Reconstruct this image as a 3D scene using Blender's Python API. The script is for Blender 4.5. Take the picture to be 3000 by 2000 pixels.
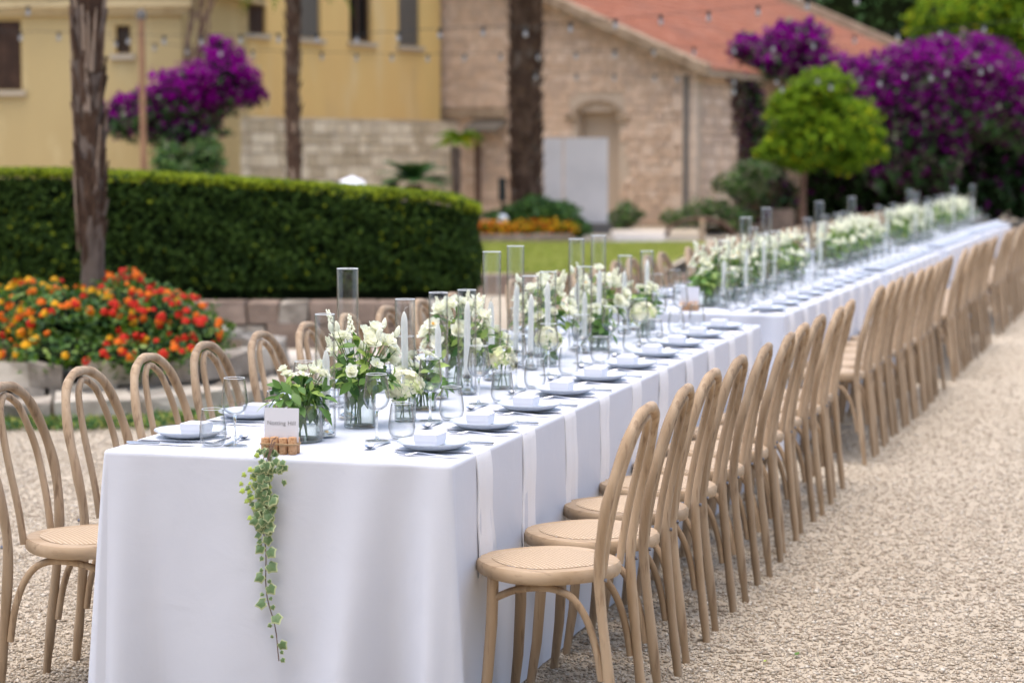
import bpy, bmesh, math, random
import numpy as np
from mathutils import Matrix, Vector, Euler

for o in list(bpy.data.objects): bpy.data.objects.remove(o)
SC = bpy.context.scene
COL = SC.collection
R = random.Random(7)
NR = np.random.default_rng(11)
PI = math.pi

# ------------------------------------------------------------------ camera
CAM = Vector((2.255, -5.356, 1.583)); PITCH = .088; YAW = .2857; FPX = 6232.0
FWD = Vector((-math.sin(YAW)*math.cos(PITCH), math.cos(YAW)*math.cos(PITCH), -math.sin(PITCH)))
RGT = Vector((math.cos(YAW), math.sin(YAW), 0)); UPV = RGT.cross(FWD)
cd = bpy.data.cameras.new('camera'); cam = bpy.data.objects.new('camera', cd); COL.objects.link(cam)
M3 = Matrix((RGT, UPV, -FWD)).transposed()
cam.matrix_world = Matrix.Translation(CAM) @ M3.to_4x4()
cd.sensor_width = 36; cd.lens = FPX/3000*36; cd.clip_end = 600; cd.clip_start = .1
cd.dof.use_dof = True; cd.dof.focus_distance = 6.3; cd.dof.aperture_fstop = 2.8; cd.dof.aperture_blades = 0
SC.camera = cam

# ------------------------------------------------------------------ sky, sun, exposure
SUN_EL = math.radians(80)
FW2 = Vector((-math.sin(YAW), math.cos(YAW), 0))
sun_h = (-RGT*.3 - FW2*.4).normalized()               # where the veiled sun stands: nearly overhead
SUN_DIR = Vector((sun_h.x*math.cos(SUN_EL), sun_h.y*math.cos(SUN_EL), math.sin(SUN_EL)))
W = bpy.data.worlds.new('World'); SC.world = W; W.use_nodes = True
nt = W.node_tree; nt.nodes.clear()
sky = nt.nodes.new('ShaderNodeTexSky'); sky.sky_type = 'NISHITA'; sky.sun_disc = False
sky.sun_elevation = SUN_EL; sky.sun_rotation = math.atan2(sun_h.x, sun_h.y)
sky.dust_density = 4.0; sky.air_density = 1.0; sky.ozone_density = 1.0
hs = nt.nodes.new('ShaderNodeHueSaturation'); hs.inputs['Saturation'].default_value = 1.0
bgn = nt.nodes.new('ShaderNodeBackground'); bgn.inputs['Strength'].default_value = .15
wo = nt.nodes.new('ShaderNodeOutputWorld')
nt.links.new(sky.outputs[0], hs.inputs['Color']); nt.links.new(hs.outputs[0], bgn.inputs['Color']); nt.links.new(bgn.outputs[0], wo.inputs['Surface'])
sl = bpy.data.lights.new('sun', 'SUN'); sl.energy = .6; sl.angle = math.radians(60); sl.color = (1, .96, .90)
so = bpy.data.objects.new('sun', sl); COL.objects.link(so); so.location = (0, 0, 30)
so.rotation_euler = SUN_DIR.to_track_quat('Z', 'Y').to_euler()
SC.view_settings.view_transform = 'Standard'; SC.view_settings.look = 'None'
SC.view_settings.exposure = 1.3; SC.view_settings.gamma = 1; SC.view_settings.use_curve_mapping = False
SC.render.engine = 'CYCLES'
cy = SC.cycles
cy.use_denoising = True; cy.max_bounces = 10; cy.diffuse_bounces = 4; cy.glossy_bounces = 4
cy.transmission_bounces = 10; cy.transparent_max_bounces = 64; cy.caustics_reflective = False; cy.caustics_refractive = False
cy.sample_clamp_indirect = 6

# ------------------------------------------------------------------ helpers
def at(px, py, d):
    """point seen at pixel (px,py) of the 3000x2000 photo at forward depth d"""
    return CAM + (FWD + RGT*((px-1500)/FPX) - UPV*((py-1000)/FPX))*d
def bg(u, d, z):
    """ground-frame point: u metres right of and d metres ahead of the camera, height z"""
    return Vector((CAM.x, CAM.y, 0)) + RGT*u + FW2*d + Vector((0, 0, z))
def ux(px, d): return (px-1500)/FPX*d
def zy(py, d): return CAM.z - (py-450)/FPX*d

class MB:
    def __init__(s): s.v = []; s.f = []; s.m = []
    def add(s, v, f, mi=0):
        n = len(s.v); s.v += [tuple(x) for x in v]; s.f += [tuple(i+n for i in q) for q in f]; s.m += [mi]*len(f)
    def box(s, c, sz, rz=0, jit=0, mi=0, mat=None):
        hx, hy, hz = sz[0]/2, sz[1]/2, sz[2]/2; v = []
        for x, y, z in ((-1,-1,-1),(1,-1,-1),(1,1,-1),(-1,1,-1),(-1,-1,1),(1,-1,1),(1,1,1),(-1,1,1)):
            p = Vector((x*hx + R.uniform(-jit, jit), y*hy + R.uniform(-jit, jit), z*hz + R.uniform(-jit, jit)))
            if rz: p = Vector((p.x*math.cos(rz)-p.y*math.sin(rz), p.x*math.sin(rz)+p.y*math.cos(rz), p.z))
            p = p + Vector(c)
            v.append(mat @ p if mat else p)
        s.add(v, [(0,3,2,1),(4,5,6,7),(0,1,5,4),(1,2,6,5),(2,3,7,6),(3,0,4,7)], mi)
    def tube(s, pts, rad, seg=10, mi=0, caps=True, flat=1.0):
        pts = [Vector(p) for p in pts]; n = len(pts)
        if not hasattr(rad, '__len__'): rad = [rad]*n
        prev = None; base = len(s.v); v = []; f = []
        for i in range(n):
            t = (pts[min(i+1, n-1)] - pts[max(i-1, 0)]).normalized()
            if prev is None:
                a = Vector((0, 0, 1)) if abs(t.z) < .9 else Vector((0, 1, 0))
                nrm = (a - t*a.dot(t)).normalized()
            else: nrm = (prev - t*prev.dot(t)).normalized()
            prev = nrm; b = t.cross(nrm)
            for k in range(seg):
                a = 2*PI*k/seg
                v.append(pts[i] + nrm*(math.cos(a)*rad[i]) + b*(math.sin(a)*rad[i]*flat))
        for i in range(n-1):
            for k in range(seg):
                k2 = (k+1) % seg
                f.append((i*seg+k, i*seg+k2, (i+1)*seg+k2, (i+1)*seg+k))
        if caps: f.append(tuple(range(seg-1, -1, -1))); f.append(tuple((n-1)*seg+k for k in range(seg)))
        s.add(v, f, mi)
    def lathe(s, prof, seg=24, c=(0,0,0), mi=0, rib=0, close=False):
        v = []; f = []; n = len(prof)
        for r, z in prof:
            for k in range(seg):
                a = 2*PI*k/seg; rr = r*(1 + (rib if k % 2 else -rib))
                v.append((c[0]+rr*math.cos(a), c[1]+rr*math.sin(a), c[2]+z))
        for i in range(n-1):
            for k in range(seg):
                k2 = (k+1) % seg; f.append((i*seg+k, i*seg+k2, (i+1)*seg+k2, (i+1)*seg+k))
        if close:
            f.append(tuple(range(seg-1, -1, -1))); f.append(tuple((n-1)*seg+k for k in range(seg)))
        s.add(v, f, mi)
    def mesh(s, name, mats, smooth=True):
        me = bpy.data.meshes.new(name); me.from_pydata(s.v, [], s.f)
        for m in (mats if isinstance(mats, (list, tuple)) else [mats]): me.materials.append(m)
        if any(s.m): me.polygons.foreach_set('material_index', s.m)
        if smooth:
            me.polygons.foreach_set('use_smooth', [True]*len(me.polygons))
            try: me.set_sharp_from_angle(angle=math.radians(42))
            except Exception: pass
        me.validate(); me.update()
        return me

def ob(name, me, parent=None, loc=None, rot=None, sc=None):
    o = bpy.data.objects.new(name, me); COL.objects.link(o)
    if parent: o.parent = parent
    if loc is not None: o.location = loc
    if rot is not None: o.rotation_euler = rot
    if sc is not None: o.scale = sc if hasattr(sc, '__len__') else (sc, sc, sc)
    return o
def tag(o, label=None, cat=None, group=None, kind=None):
    if label: o['label'] = label
    if cat: o['category'] = cat
    if group: o['group'] = group
    if kind: o['kind'] = kind
    return o
def thing(name, label, cat, loc=(0,0,0), rz=0, group=None):
    o = bpy.data.objects.new(name, None); COL.objects.link(o); o.location = loc; o.rotation_euler = (0, 0, rz)
    o.empty_display_size = .05
    return tag(o, label, cat, group)
KIDS = {}
def kids(o): return [c for c in o.children]
def dup(root, loc, rz=0, label=None, group=None, sc=None):
    r = root.copy(); COL.objects.link(r); r.location = loc; r.rotation_euler = (0, 0, rz)
    if label: r['label'] = label
    if group: r['group'] = group
    if sc: r.scale = sc
    for ch in KIDS.setdefault(root.name, kids(root)):
        c = ch.copy(); COL.objects.link(c); c.parent = r
        for g in KIDS.setdefault(ch.name, kids(ch)):
            d = g.copy(); COL.objects.link(d); d.parent = c
    return r
ORD = ['first','second','third','fourth','fifth','sixth','seventh','eighth','ninth','tenth','eleventh','twelfth',
       'thirteenth','fourteenth','fifteenth','sixteenth','seventeenth','eighteenth','nineteenth','twentieth']

# ------------------------------------------------------------------ materials
def mat(name, col, rough=.6, spec=.3, noise=None, bump=None, stretch=(1,1,1), sheen=0, transl=None, metal=0, co='Object'):
    """noise=(scale, second colour, contrast lo, hi); bump=(scale, strength, distance)"""
    m = bpy.data.materials.new(name); m.use_nodes = True; n = m.node_tree; b = n.nodes['Principled BSDF']
    b.inputs['Base Color'].default_value = (*col, 1); b.inputs['Roughness'].default_value = rough
    b.inputs['Specular IOR Level'].default_value = spec; b.inputs['Metallic'].default_value = metal
    if sheen: b.inputs['Sheen Weight'].default_value = sheen
    tc = None
    def coords():
        nonlocal tc
        if tc is None:
            t = n.nodes.new('ShaderNodeTexCoord'); mp = n.nodes.new('ShaderNodeMapping'); mp.inputs['Scale'].default_value = stretch
            n.links.new(t.outputs[co], mp.inputs[0]); tc = mp.outputs[0]
        return tc
    if noise:
        cur = None
        lst = noise if isinstance(noise, list) else [noise]
        for (sc_, c2, lo, hi) in lst:
            tx = n.nodes.new('ShaderNodeTexNoise'); tx.inputs['Scale'].default_value = sc_; tx.inputs['Detail'].default_value = 5
            n.links.new(coords(), tx.inputs['Vector'])
            mr = n.nodes.new('ShaderNodeMapRange'); mr.inputs['From Min'].default_value = lo; mr.inputs['From Max'].default_value = hi
            n.links.new(tx.outputs['Fac'], mr.inputs[0])
            mx = n.nodes.new('ShaderNodeMix'); mx.data_type = 'RGBA'
            n.links.new(mr.outputs[0], mx.inputs[0])
            if cur is None: mx.inputs[6].default_value = (*col, 1)
            else: n.links.new(cur, mx.inputs[6])
            mx.inputs[7].default_value = (*c2, 1); cur = mx.outputs[2]
        n.links.new(cur, b.inputs['Base Color'])
    if bump:
        tx = n.nodes.new('ShaderNodeTexNoise'); tx.inputs['Scale'].default_value = bump[0]; tx.inputs['Detail'].default_value = 4
        n.links.new(coords(), tx.inputs['Vector'])
        bp = n.nodes.new('ShaderNodeBump'); bp.inputs['Strength'].default_value = bump[1]; bp.inputs['Distance'].default_value = bump[2]
        n.links.new(tx.outputs['Fac'], bp.inputs['Height']); n.links.new(bp.outputs[0], b.inputs['Normal'])
    if transl:
        tr = n.nodes.new('ShaderNodeBsdfTranslucent'); tr.inputs[0].default_value = (*transl[1], 1)
        ms = n.nodes.new('ShaderNodeMixShader'); ms.inputs[0].default_value = transl[0]
        out = n.nodes['Material Output']
        n.links.new(b.outputs[0], ms.inputs[1]); n.links.new(tr.outputs[0], ms.inputs[2]); n.links.new(ms.outputs[0], out.inputs['Surface'])
    return m

def thin_glass(name, tint=(.992,.996,.995), edge=(.40,.43,.43), refl=1.0):
    """thin-walled glass: clear face-on, tinted towards grazing where the light path in the wall is long, Fresnel reflection"""
    m = bpy.data.materials.new(name); m.use_nodes = True; n = m.node_tree; n.nodes.clear()
    lw = n.nodes.new('ShaderNodeLayerWeight'); lw.inputs[0].default_value = .5
    fr = n.nodes.new('ShaderNodeMath'); fr.operation = 'POWER'; fr.inputs[1].default_value = 3.6; n.links.new(lw.outputs['Facing'], fr.inputs[0])
    fa = n.nodes.new('ShaderNodeMath'); fa.operation = 'MULTIPLY_ADD'; fa.inputs[1].default_value = .8; fa.inputs[2].default_value = .035; n.links.new(fr.outputs[0], fa.inputs[0])
    pw = n.nodes.new('ShaderNodeMath'); pw.operation = 'POWER'; pw.inputs[1].default_value = 2.6
    mx = n.nodes.new('ShaderNodeMix'); mx.data_type = 'RGBA'; mx.inputs[6].default_value = (*tint, 1); mx.inputs[7].default_value = (*edge, 1)
    tr = n.nodes.new('ShaderNodeBsdfTransparent'); gl = n.nodes.new('ShaderNodeBsdfGlossy'); gl.inputs['Roughness'].default_value = .03
    ms = n.nodes.new('ShaderNodeMixShader'); out = n.nodes.new('ShaderNodeOutputMaterial')
    mu = n.nodes.new('ShaderNodeMath'); mu.operation = 'MULTIPLY'; mu.inputs[1].default_value = refl
    n.links.new(lw.outputs['Facing'], pw.inputs[0]); n.links.new(pw.outputs[0], mx.inputs[0]); n.links.new(mx.outputs[2], tr.inputs[0])
    n.links.new(fa.outputs[0], mu.inputs[0]); n.links.new(mu.outputs[0], ms.inputs[0])
    n.links.new(tr.outputs[0], ms.inputs[1]); n.links.new(gl.outputs[0], ms.inputs[2]); n.links.new(ms.outputs[0], out.inputs[0])
    return m
def real_glass(name, rough=0):
    m = bpy.data.materials.new(name); m.use_nodes = True; b = m.node_tree.nodes['Principled BSDF']
    b.inputs['Transmission Weight'].default_value = 1; b.inputs['Roughness'].default_value = rough; b.inputs['IOR'].default_value = 1.45
    b.inputs['Base Color'].default_value = (.97, .99, .985, 1)
    return m

M = {}
M['wood'] = mat('limed_wood', (.335,.235,.145), .6, .22, [(22,(.425,.315,.21),.42,.62),(70,(.21,.14,.085),.56,.72)], (90,.25,.002), (1,1,.12))
M['wood_h'] = mat('limed_wood_flat', (.35,.25,.155), .6, .22, [(14,(.43,.32,.215),.4,.65),(50,(.24,.165,.10),.58,.75)], (80,.22,.002), (.3,1,1))
for k_ in ('wood', 'wood_h'):
    n_ = M[k_].node_tree; b_ = n_.nodes['Principled BSDF']; src = b_.inputs['Base Color'].links[0].from_socket
    oi = n_.nodes.new('ShaderNodeObjectInfo'); mr_ = n_.nodes.new('ShaderNodeMapRange'); mr_.inputs['To Min'].default_value = .86; mr_.inputs['To Max'].default_value = 1.14
    hv = n_.nodes.new('ShaderNodeHueSaturation'); n_.links.new(oi.outputs['Random'], mr_.inputs[0]); n_.links.new(mr_.outputs[0], hv.inputs['Value']); n_.links.new(src, hv.inputs['Color']); n_.links.new(hv.outputs[0], b_.inputs['Base Color'])
M['steel'] = mat('steel', (.74,.74,.77), .34, .5, metal=1)
M['dark_steel'] = mat('dark_bolt', (.2,.2,.22), .4, .5, metal=1)
M['porcelain'] = mat('pale_blue_porcelain', (.60,.645,.70), .12, .6)
M['card'] = mat('white_card', (.66,.665,.71), .7, .2)
M['ink'] = mat('grey_ink', (.22,.22,.24), .7, .2)
M['cork'] = mat('cork', (.52,.31,.17), .9, .1, (160,(.33,.17,.08),.5,.7), (200,.4,.002))
M['twine'] = mat('twine', (.45,.31,.18), .9, .1)
M['wax'] = mat('white_wax', (.95,.94,.88), .5, .3, transl=(.35,(.97,.96,.9)))
M['wick'] = mat('wick', (.5,.48,.44), .9, .1)
M['glass'] = thin_glass('clear_glass')
M['glass_vase'] = thin_glass('ribbed_vase_glass', (.985,.99,.985), (.30,.35,.34))
M['glass_solid'] = real_glass('solid_glass')
M['rim'] = mat('rim_highlight', (.86,.88,.88), .12, .6, transl=(.35,(.9,.92,.92)))  # near-white, so the bright glint along glass rims is painted in
M['water'] = thin_glass('vase_water', (.90,.93,.91), (.55,.62,.58), .6)
def leafm(name, c, c2, t=.25, rough=.45, spec=.3):
    if name.startswith(('hedge','lime','grass')): rough, spec = .75, .12
    return mat(name, c, rough, spec, (9, c2, .35, .65), None, transl=(t, tuple(min(1, x*1.5) for x in c2)))
M['leaf'] = leafm('leaf_green', (.085,.17,.035), (.12,.23,.045))
M['leaf_d'] = leafm('leaf_dark', (.03,.085,.022), (.05,.12,.03))
M['leaf_l'] = leafm('leaf_light', (.26,.38,.08), (.34,.45,.11))
M['stemg'] = mat('green_stem', (.10,.17,.05), .6, .3)
M['petal'] = mat('white_petal', (.90,.90,.77), .6, .2, (40,(.92,.93,.82),.4,.6), transl=(.42,(.95,.95,.78)))
M['petal_g'] = mat('greenish_petal', (.78,.83,.48), .6, .2, transl=(.4,(.85,.9,.52)))
M['petal_c'] = mat('cream_petal', (.90,.87,.68), .6, .2, transl=(.4,(.93,.9,.68)))
M['ivy'] = mat('ivy_leaf', (.11,.19,.075), .45, .35, [(55,(.17,.25,.12),.4,.6)], transl=(.2,(.2,.3,.1)))
M['ivy_edge'] = mat('ivy_leaf_margin', (.45,.50,.27), .5, .3, transl=(.2,(.45,.5,.25)))
M['ivy_y'] = mat('ivy_leaf_yellow', (.42,.55,.10), .45, .3, transl=(.3,(.5,.6,.12)))

def cloth_mat(name, col, scale=900, strength=.10, transl=None):
    m = mat(name, col, .85, .12, (3,(col[0]*.985,col[1]*.985,col[2]*.99),.4,.6), None, sheen=.15, transl=transl)
    n = m.node_tree; b = n.nodes['Principled BSDF']
    t = n.nodes.new('ShaderNodeTexCoord'); hs_ = []
    for sv in ((1,1,.06),(.06,.06,1)):
        mp = n.nodes.new('ShaderNodeMapping'); mp.inputs['Scale'].default_value = sv; n.links.new(t.outputs['Object'], mp.inputs[0])
        nz = n.nodes.new('ShaderNodeTexNoise'); nz.inputs['Scale'].default_value = scale; nz.inputs['Detail'].default_value = 2
        n.links.new(mp.outputs[0], nz.inputs['Vector']); hs_.append(nz)
    ad = n.nodes.new('ShaderNodeMath'); ad.operation = 'ADD'
    wr = n.nodes.new('ShaderNodeTexNoise'); wr.inputs['Scale'].default_value = 7; wr.inputs['Detail'].default_value = 4; wr.inputs['Distortion'].default_value = .6
    n.links.new(t.outputs['Object'], wr.inputs['Vector']); b2 = n.nodes.new('ShaderNodeBump'); b2.inputs['Strength'].default_value = .25; b2.inputs['Distance'].default_value = .010
    n.links.new(wr.outputs['Fac'], b2.inputs['Height'])
    n.links.new(hs_[0].outputs['Fac'], ad.inputs[0]); n.links.new(hs_[1].outputs['Fac'], ad.inputs[1])
    bp = n.nodes.new('ShaderNodeBump'); bp.inputs['Strength'].default_value = strength; bp.inputs['Distance'].default_value = .0012
    n.links.new(ad.outputs[0], bp.inputs['Height']); n.links.new(b2.outputs[0], bp.inputs['Normal']); n.links.new(bp.outputs[0], b.inputs['Normal'])
    return m
M['cloth'] = cloth_mat('white_tablecloth', (.60,.622,.685))
M['napkin'] = cloth_mat('linen_napkin', (.77,.775,.80), 500, .3)

# cane seat: woven diagonal relief
def cane_mat():
    m = mat('woven_cane', (.66,.49,.30), .6, .3)
    n = m.node_tree; b = n.nodes['Principled BSDF']; t = n.nodes.new('ShaderNodeTexCoord'); w = []
    for rot in (PI/4, -PI/4):
        mp = n.nodes.new('ShaderNodeMapping'); mp.inputs['Rotation'].default_value = (0,0,rot); n.links.new(t.outputs['Object'], mp.inputs[0])
        wv = n.nodes.new('ShaderNodeTexWave'); wv.inputs['Scale'].default_value = 26; wv.inputs['Distortion'].default_value = .8
        n.links.new(mp.outputs[0], wv.inputs['Vector']); w.append(wv)
    mu = n.nodes.new('ShaderNodeMath'); mu.operation = 'MULTIPLY'
    n.links.new(w[0].outputs['Fac'], mu.inputs[0]); n.links.new(w[1].outputs['Fac'], mu.inputs[1])
    mx = n.nodes.new('ShaderNodeMix'); mx.data_type = 'RGBA'; mx.inputs[6].default_value = (.36,.255,.155,1); mx.inputs[7].default_value = (.68,.55,.405,1)
    n.links.new(mu.outputs[0], mx.inputs[0]); n.links.new(mx.outputs[2], b.inputs['Base Color'])
    bp = n.nodes.new('ShaderNodeBump'); bp.inputs['Strength'].default_value = .6; bp.inputs['Distance'].default_value = .002
    n.links.new(mu.outputs[0], bp.inputs['Height']); n.links.new(bp.outputs[0], b.inputs['Normal'])
    return m
M['cane'] = cane_mat()

M['gravel'] = mat('gravel', (.44,.375,.285), .95, .1, [(210,(.46,.39,.30),.45,.62),(150,(.375,.31,.235),.58,.72),(1.1,(.40,.335,.25),.45,.7)], (230,.4,.004))
M['peb1'] = mat('pebble_pale', (.48,.415,.33), .9, .15); M['peb2'] = mat('pebble_buff', (.40,.335,.255), .9, .15)
M['peb3'] = mat('pebble_brown', (.32,.26,.195), .9, .15); M['peb4'] = mat('pebble_light', (.57,.51,.425), .9, .15)
M['lawn'] = mat('lawn', (.33,.355,.085), .9, .05, [(1.5,(.40,.41,.13),.4,.65),(30,(.27,.31,.06),.5,.7)], (60,.6,.02))
M['grass'] = leafm('grass_blade', (.31,.34,.075), (.38,.39,.11), .2, .7)
M['soil'] = mat('soil', (.10,.07,.045), .95, .1, (12,(.16,.115,.07),.4,.6), (30,.6,.02))
M['stone'] = mat('bed_stone', (.36,.315,.26), .9, .15, [(7,(.24,.205,.165),.42,.62),(2.2,(.46,.41,.34),.5,.7)], (18,.6,.02))
M['stone_w'] = mat('pale_stone', (.50,.45,.37), .9, .15, [(6,(.36,.31,.25),.45,.66)], (16,.5,.02))
M['stone_b'] = mat('beige_wall_stone', (.30,.225,.175), .9, .15, [(5,(.22,.165,.13),.42,.62)], (14,.5,.02))
M['mortar'] = mat('mortar', (.50,.40,.30), .95, .1)
M['yellow'] = mat('ochre_plaster', (.67,.475,.185), .9, .1, [(.7,(.63,.42,.165),.42,.65),(2.2,(.64,.48,.24),.55,.75),(1.4,(.50,.37,.19),.6,.8)], (25,.15,.01), (1,1,.25))
M['yellow2'] = mat('ochre_plaster_darker', (.47,.355,.17), .9, .1, [(.6,(.42,.315,.15),.42,.65),(3,(.51,.40,.21),.55,.75),(1.2,(.37,.28,.15),.6,.8)], (25,.15,.01), (1,1,.35))  # darker ochre than the main facade
M['cornice'] = mat('cornice_stucco', (.52,.41,.23), .9, .1, (2,(.42,.32,.17),.45,.65))
M['shutter_b'] = mat('brown_shutter', (.045,.022,.012), .6, .25, (4,(.07,.035,.02),.4,.6)); M['shutter_g'] = mat('grey_shutter', (.13,.115,.095), .6, .25)
M['frame'] = mat('dark_window_frame', (.06,.035,.02), .6, .3)
M['pane'] = mat('dark_pane', (.012,.012,.012), .08, .5)
M['dark'] = mat('dark_interior', (.012,.011,.01), .9, .05)
M['sill'] = mat('stone_sill', (.40,.34,.26), .9, .1)
GS = [mat('gable_stone_a', (.62,.455,.325), .95, .1, [(5,(.54,.39,.275),.4,.65)], (15,.4,.02), co='Object'),
      mat('gable_stone_b', (.67,.50,.365), .95, .1, [(5,(.58,.43,.31),.4,.65)], (15,.4,.02)),
      mat('gable_stone_c', (.53,.395,.295), .95, .1), mat('gable_stone_d', (.66,.51,.385), .95, .1)]
PS = [mat('plinth_stone_a', (.60,.50,.345), .95, .1, (5,(.50,.42,.31),.4,.65), (15,.4,.02)), mat('plinth_stone_b', (.67,.575,.42), .95, .1), mat('plinth_stone_c', (.46,.375,.255), .95, .1)]
M['tile'] = mat('terracotta_tile', (.30,.118,.072), .9, .1, [(2.5,(.345,.155,.102),.4,.65),(9,(.24,.095,.058),.56,.75),(.8,(.25,.115,.08),.5,.7)])
M['verge'] = mat('weathered_verge', (.36,.27,.185), .95, .1, (4,(.24,.17,.11),.4,.65))
M['bark'] = mat('palm_bark', (.068,.040,.027), .95, .1, [(9,(.13,.08,.054),.45,.65)], (22,.8,.03), (1,1,.5))
M['bark_l'] = mat('palm_bark_pale', (.33,.245,.18), .9, .15, [(14,(.20,.135,.09),.42,.62)], (30,.5,.02), (1,1,.25))
M['bark_m'] = mat('palm_bark_grey', (.16,.12,.095), .9, .15, [(14,(.09,.062,.046),.42,.62)], (30,.6,.02), (1,1,.4))
M['core'] = mat('shrub_core', (.010,.016,.006), 1, .05)  # near-black fill: shade inside the foliage put into the colour
M['core_p'] = mat('vine_core', (.016,.008,.014), 1, .05)  # purplish near-black, painting in the shade within the climbers
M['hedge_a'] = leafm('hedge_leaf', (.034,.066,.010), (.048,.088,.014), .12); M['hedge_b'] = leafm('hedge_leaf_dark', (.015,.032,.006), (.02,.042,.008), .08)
M['hedge_c'] = leafm('hedge_leaf_new_and_lit', (.20,.25,.015), (.25,.30,.02), .3)  # scattered new leaves, and the lit hedge top put into the colour
M['br_a'] = mat('bougainvillea_bract', (.155,.003,.14), .9, 0, transl=(.2,(.18,.004,.165))); M['br_b'] = mat('bougainvillea_bract_lit', (.23,.005,.21), .9, 0, transl=(.2,(.27,.006,.25)))
M['br_c'] = mat('bougainvillea_bract_shaded', (.10,.004,.085), .9, 0)
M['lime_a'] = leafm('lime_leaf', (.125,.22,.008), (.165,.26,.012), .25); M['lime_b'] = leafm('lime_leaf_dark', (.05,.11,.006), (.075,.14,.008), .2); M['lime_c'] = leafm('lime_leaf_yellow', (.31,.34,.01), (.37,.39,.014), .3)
M['olive'] = leafm('olive_leaf', (.14,.155,.085), (.18,.19,.11), .15)
M['fl_red'] = mat('red_petal', (.62,.03,.014), .6, .2, transl=(.15,(.7,.04,.015))); M['fl_or'] = mat('orange_petal', (.80,.17,.012), .6, .2, transl=(.15,(.85,.2,.015))); M['fl_ye'] = mat('yellow_petal', (.85,.44,.015), .6, .2, transl=(.15,(.88,.5,.02)))
M['pole'] = mat('rusty_pole', (.30,.17,.095), .8, .2, (5,(.22,.12,.07),.4,.65))
M['panel'] = mat('pale_panel', (.68,.63,.595), .7, .2, [(1.6,(.60,.56,.53),.42,.65)]); M['pgrey'] = mat('grey_block', (.14,.13,.12), .9, .1)
M['white'] = mat('white_shell', (.78,.79,.84), .5, .3); M['black'] = mat('black_plastic', (.012,.014,.014), .5, .3)
M['brownw'] = mat('dark_weathered_wood', (.11,.065,.045), .9, .1, (8,(.16,.10,.075),.4,.6)); M['path'] = mat('pale_concrete', (.62,.56,.48), .9, .1, (4,(.54,.48,.41),.4,.6))
M['bulb'] = thin_glass('bulb_glass', (.90,.90,.88), (.5,.5,.5), 1.6); M['bulb_w'] = mat('frosted_bulb', (.42,.42,.42), .15, .5, transl=(.5,(.5,.5,.5)))
M['cable'] = mat('cable', (.03,.032,.03), .6, .2); M['board'] = mat('tabletop_board', (.35,.25,.15), .7, .2)

# ------------------------------------------------------------------ leaf clouds
def leaf_cloud(name, pts, nrm, size, mats, mi, parent=None, kind='stuff', spread=.8, aspect=.55):
    pts = np.asarray(pts, float); nrm = np.asarray(nrm, float); n = len(pts)
    nn = nrm + NR.normal(0, spread, (n, 3)); nn /= np.linalg.norm(nn, axis=1)[:, None] + 1e-9
    a = NR.normal(0, 1, (n, 3)); a -= nn*(a*nn).sum(1)[:, None]; a /= np.linalg.norm(a, axis=1)[:, None] + 1e-9
    b = np.cross(nn, a); s = (np.asarray(size)*NR.uniform(.65, 1.35, n))[:, None]
    v = np.empty((n, 4, 3)); v[:, 0] = pts - a*s*.5; v[:, 2] = pts + a*s*.5
    v[:, 1] = pts + b*s*aspect*.5 + nn*s*.12; v[:, 3] = pts - b*s*aspect*.5 + nn*s*.12
    me = bpy.data.meshes.new(name); me.vertices.add(4*n); me.vertices.foreach_set('co', v.reshape(-1))
    base = (np.arange(n)*4)[:, None]; tri = np.concatenate([base+[0, 1, 2], base+[0, 2, 3]], 1).reshape(-1)
    me.loops.add(len(tri)); me.loops.foreach_set('vertex_index', tri.astype(np.int32))
    me.polygons.add(2*n); me.polygons.foreach_set('loop_start', (np.arange(2*n)*3).astype(np.int32))
    for m in mats: me.materials.append(m)
    me.polygons.foreach_set('material_index', np.repeat(np.asarray(mi, np.int32), 2))
    me.update(); me.validate()
    o = ob(name, me, parent)
    if kind: o['kind'] = kind
    return o
def blob_points(blobs, n, shell=.35):
    """blobs: (centre Vector, (rx along RGT, ry along FW2, rz)); points near the lumpy surface of the union"""
    wts = np.array([b[1][0]*b[1][2] + b[1][1]*b[1][2] + b[1][0]*b[1][1] for b in blobs]); wts = wts/wts.sum()
    P = []; N = []
    Rg = np.array(RGT); Fg = np.array(FW2); Zg = np.array((0, 0, 1.))
    for (c, r), w in zip(blobs, wts):
        k = int(n*w)
        d = NR.normal(0, 1, (k, 3)); d /= np.linalg.norm(d, axis=1)[:, None]
        ph = NR.uniform(0, 6.28, 3)
        lump = 1 + .16*np.sin(d[:, 0]*5+ph[0])*np.sin(d[:, 1]*5+ph[1]) + .12*np.sin(d[:, 2]*8+ph[2]+d[:, 0]*4)
        rad = lump*(1 - shell*NR.uniform(0, 1, k)**1.5 + .10*np.maximum(0, NR.normal(0, .6, k)))
        q = d*rad[:, None]
        P.append(np.array(c) + q[:, :1]*r[0]*Rg + q[:, 1:2]*r[1]*Fg + q[:, 2:]*r[2]*Zg)
        m = d/np.array(r); N.append(m[:, :1]*Rg + m[:, 1:2]*Fg + m[:, 2:]*Zg)
    P = np.concatenate(P); N = np.concatenate(N); N /= np.linalg.norm(N, axis=1)[:, None]
    return P, N
def ruffle(blobs, k, f=.24):
    out = list(blobs)
    for _ in range(k):
        c, r = R.choice(blobs); d = Vector((R.gauss(0,1), R.gauss(0,1), R.gauss(0,1))).normalized(); q = R.uniform(.85, 1.12)
        s_ = f*R.uniform(.6, 1.3)*min(r); out.append((c + RGT*(d.x*r[0]*q) + FW2*(d.y*r[1]*q) + Vector((0,0,d.z*r[2]*q)), (s_*R.uniform(.8,1.5), s_, s_*R.uniform(.7,1.4))))
    return out
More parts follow.
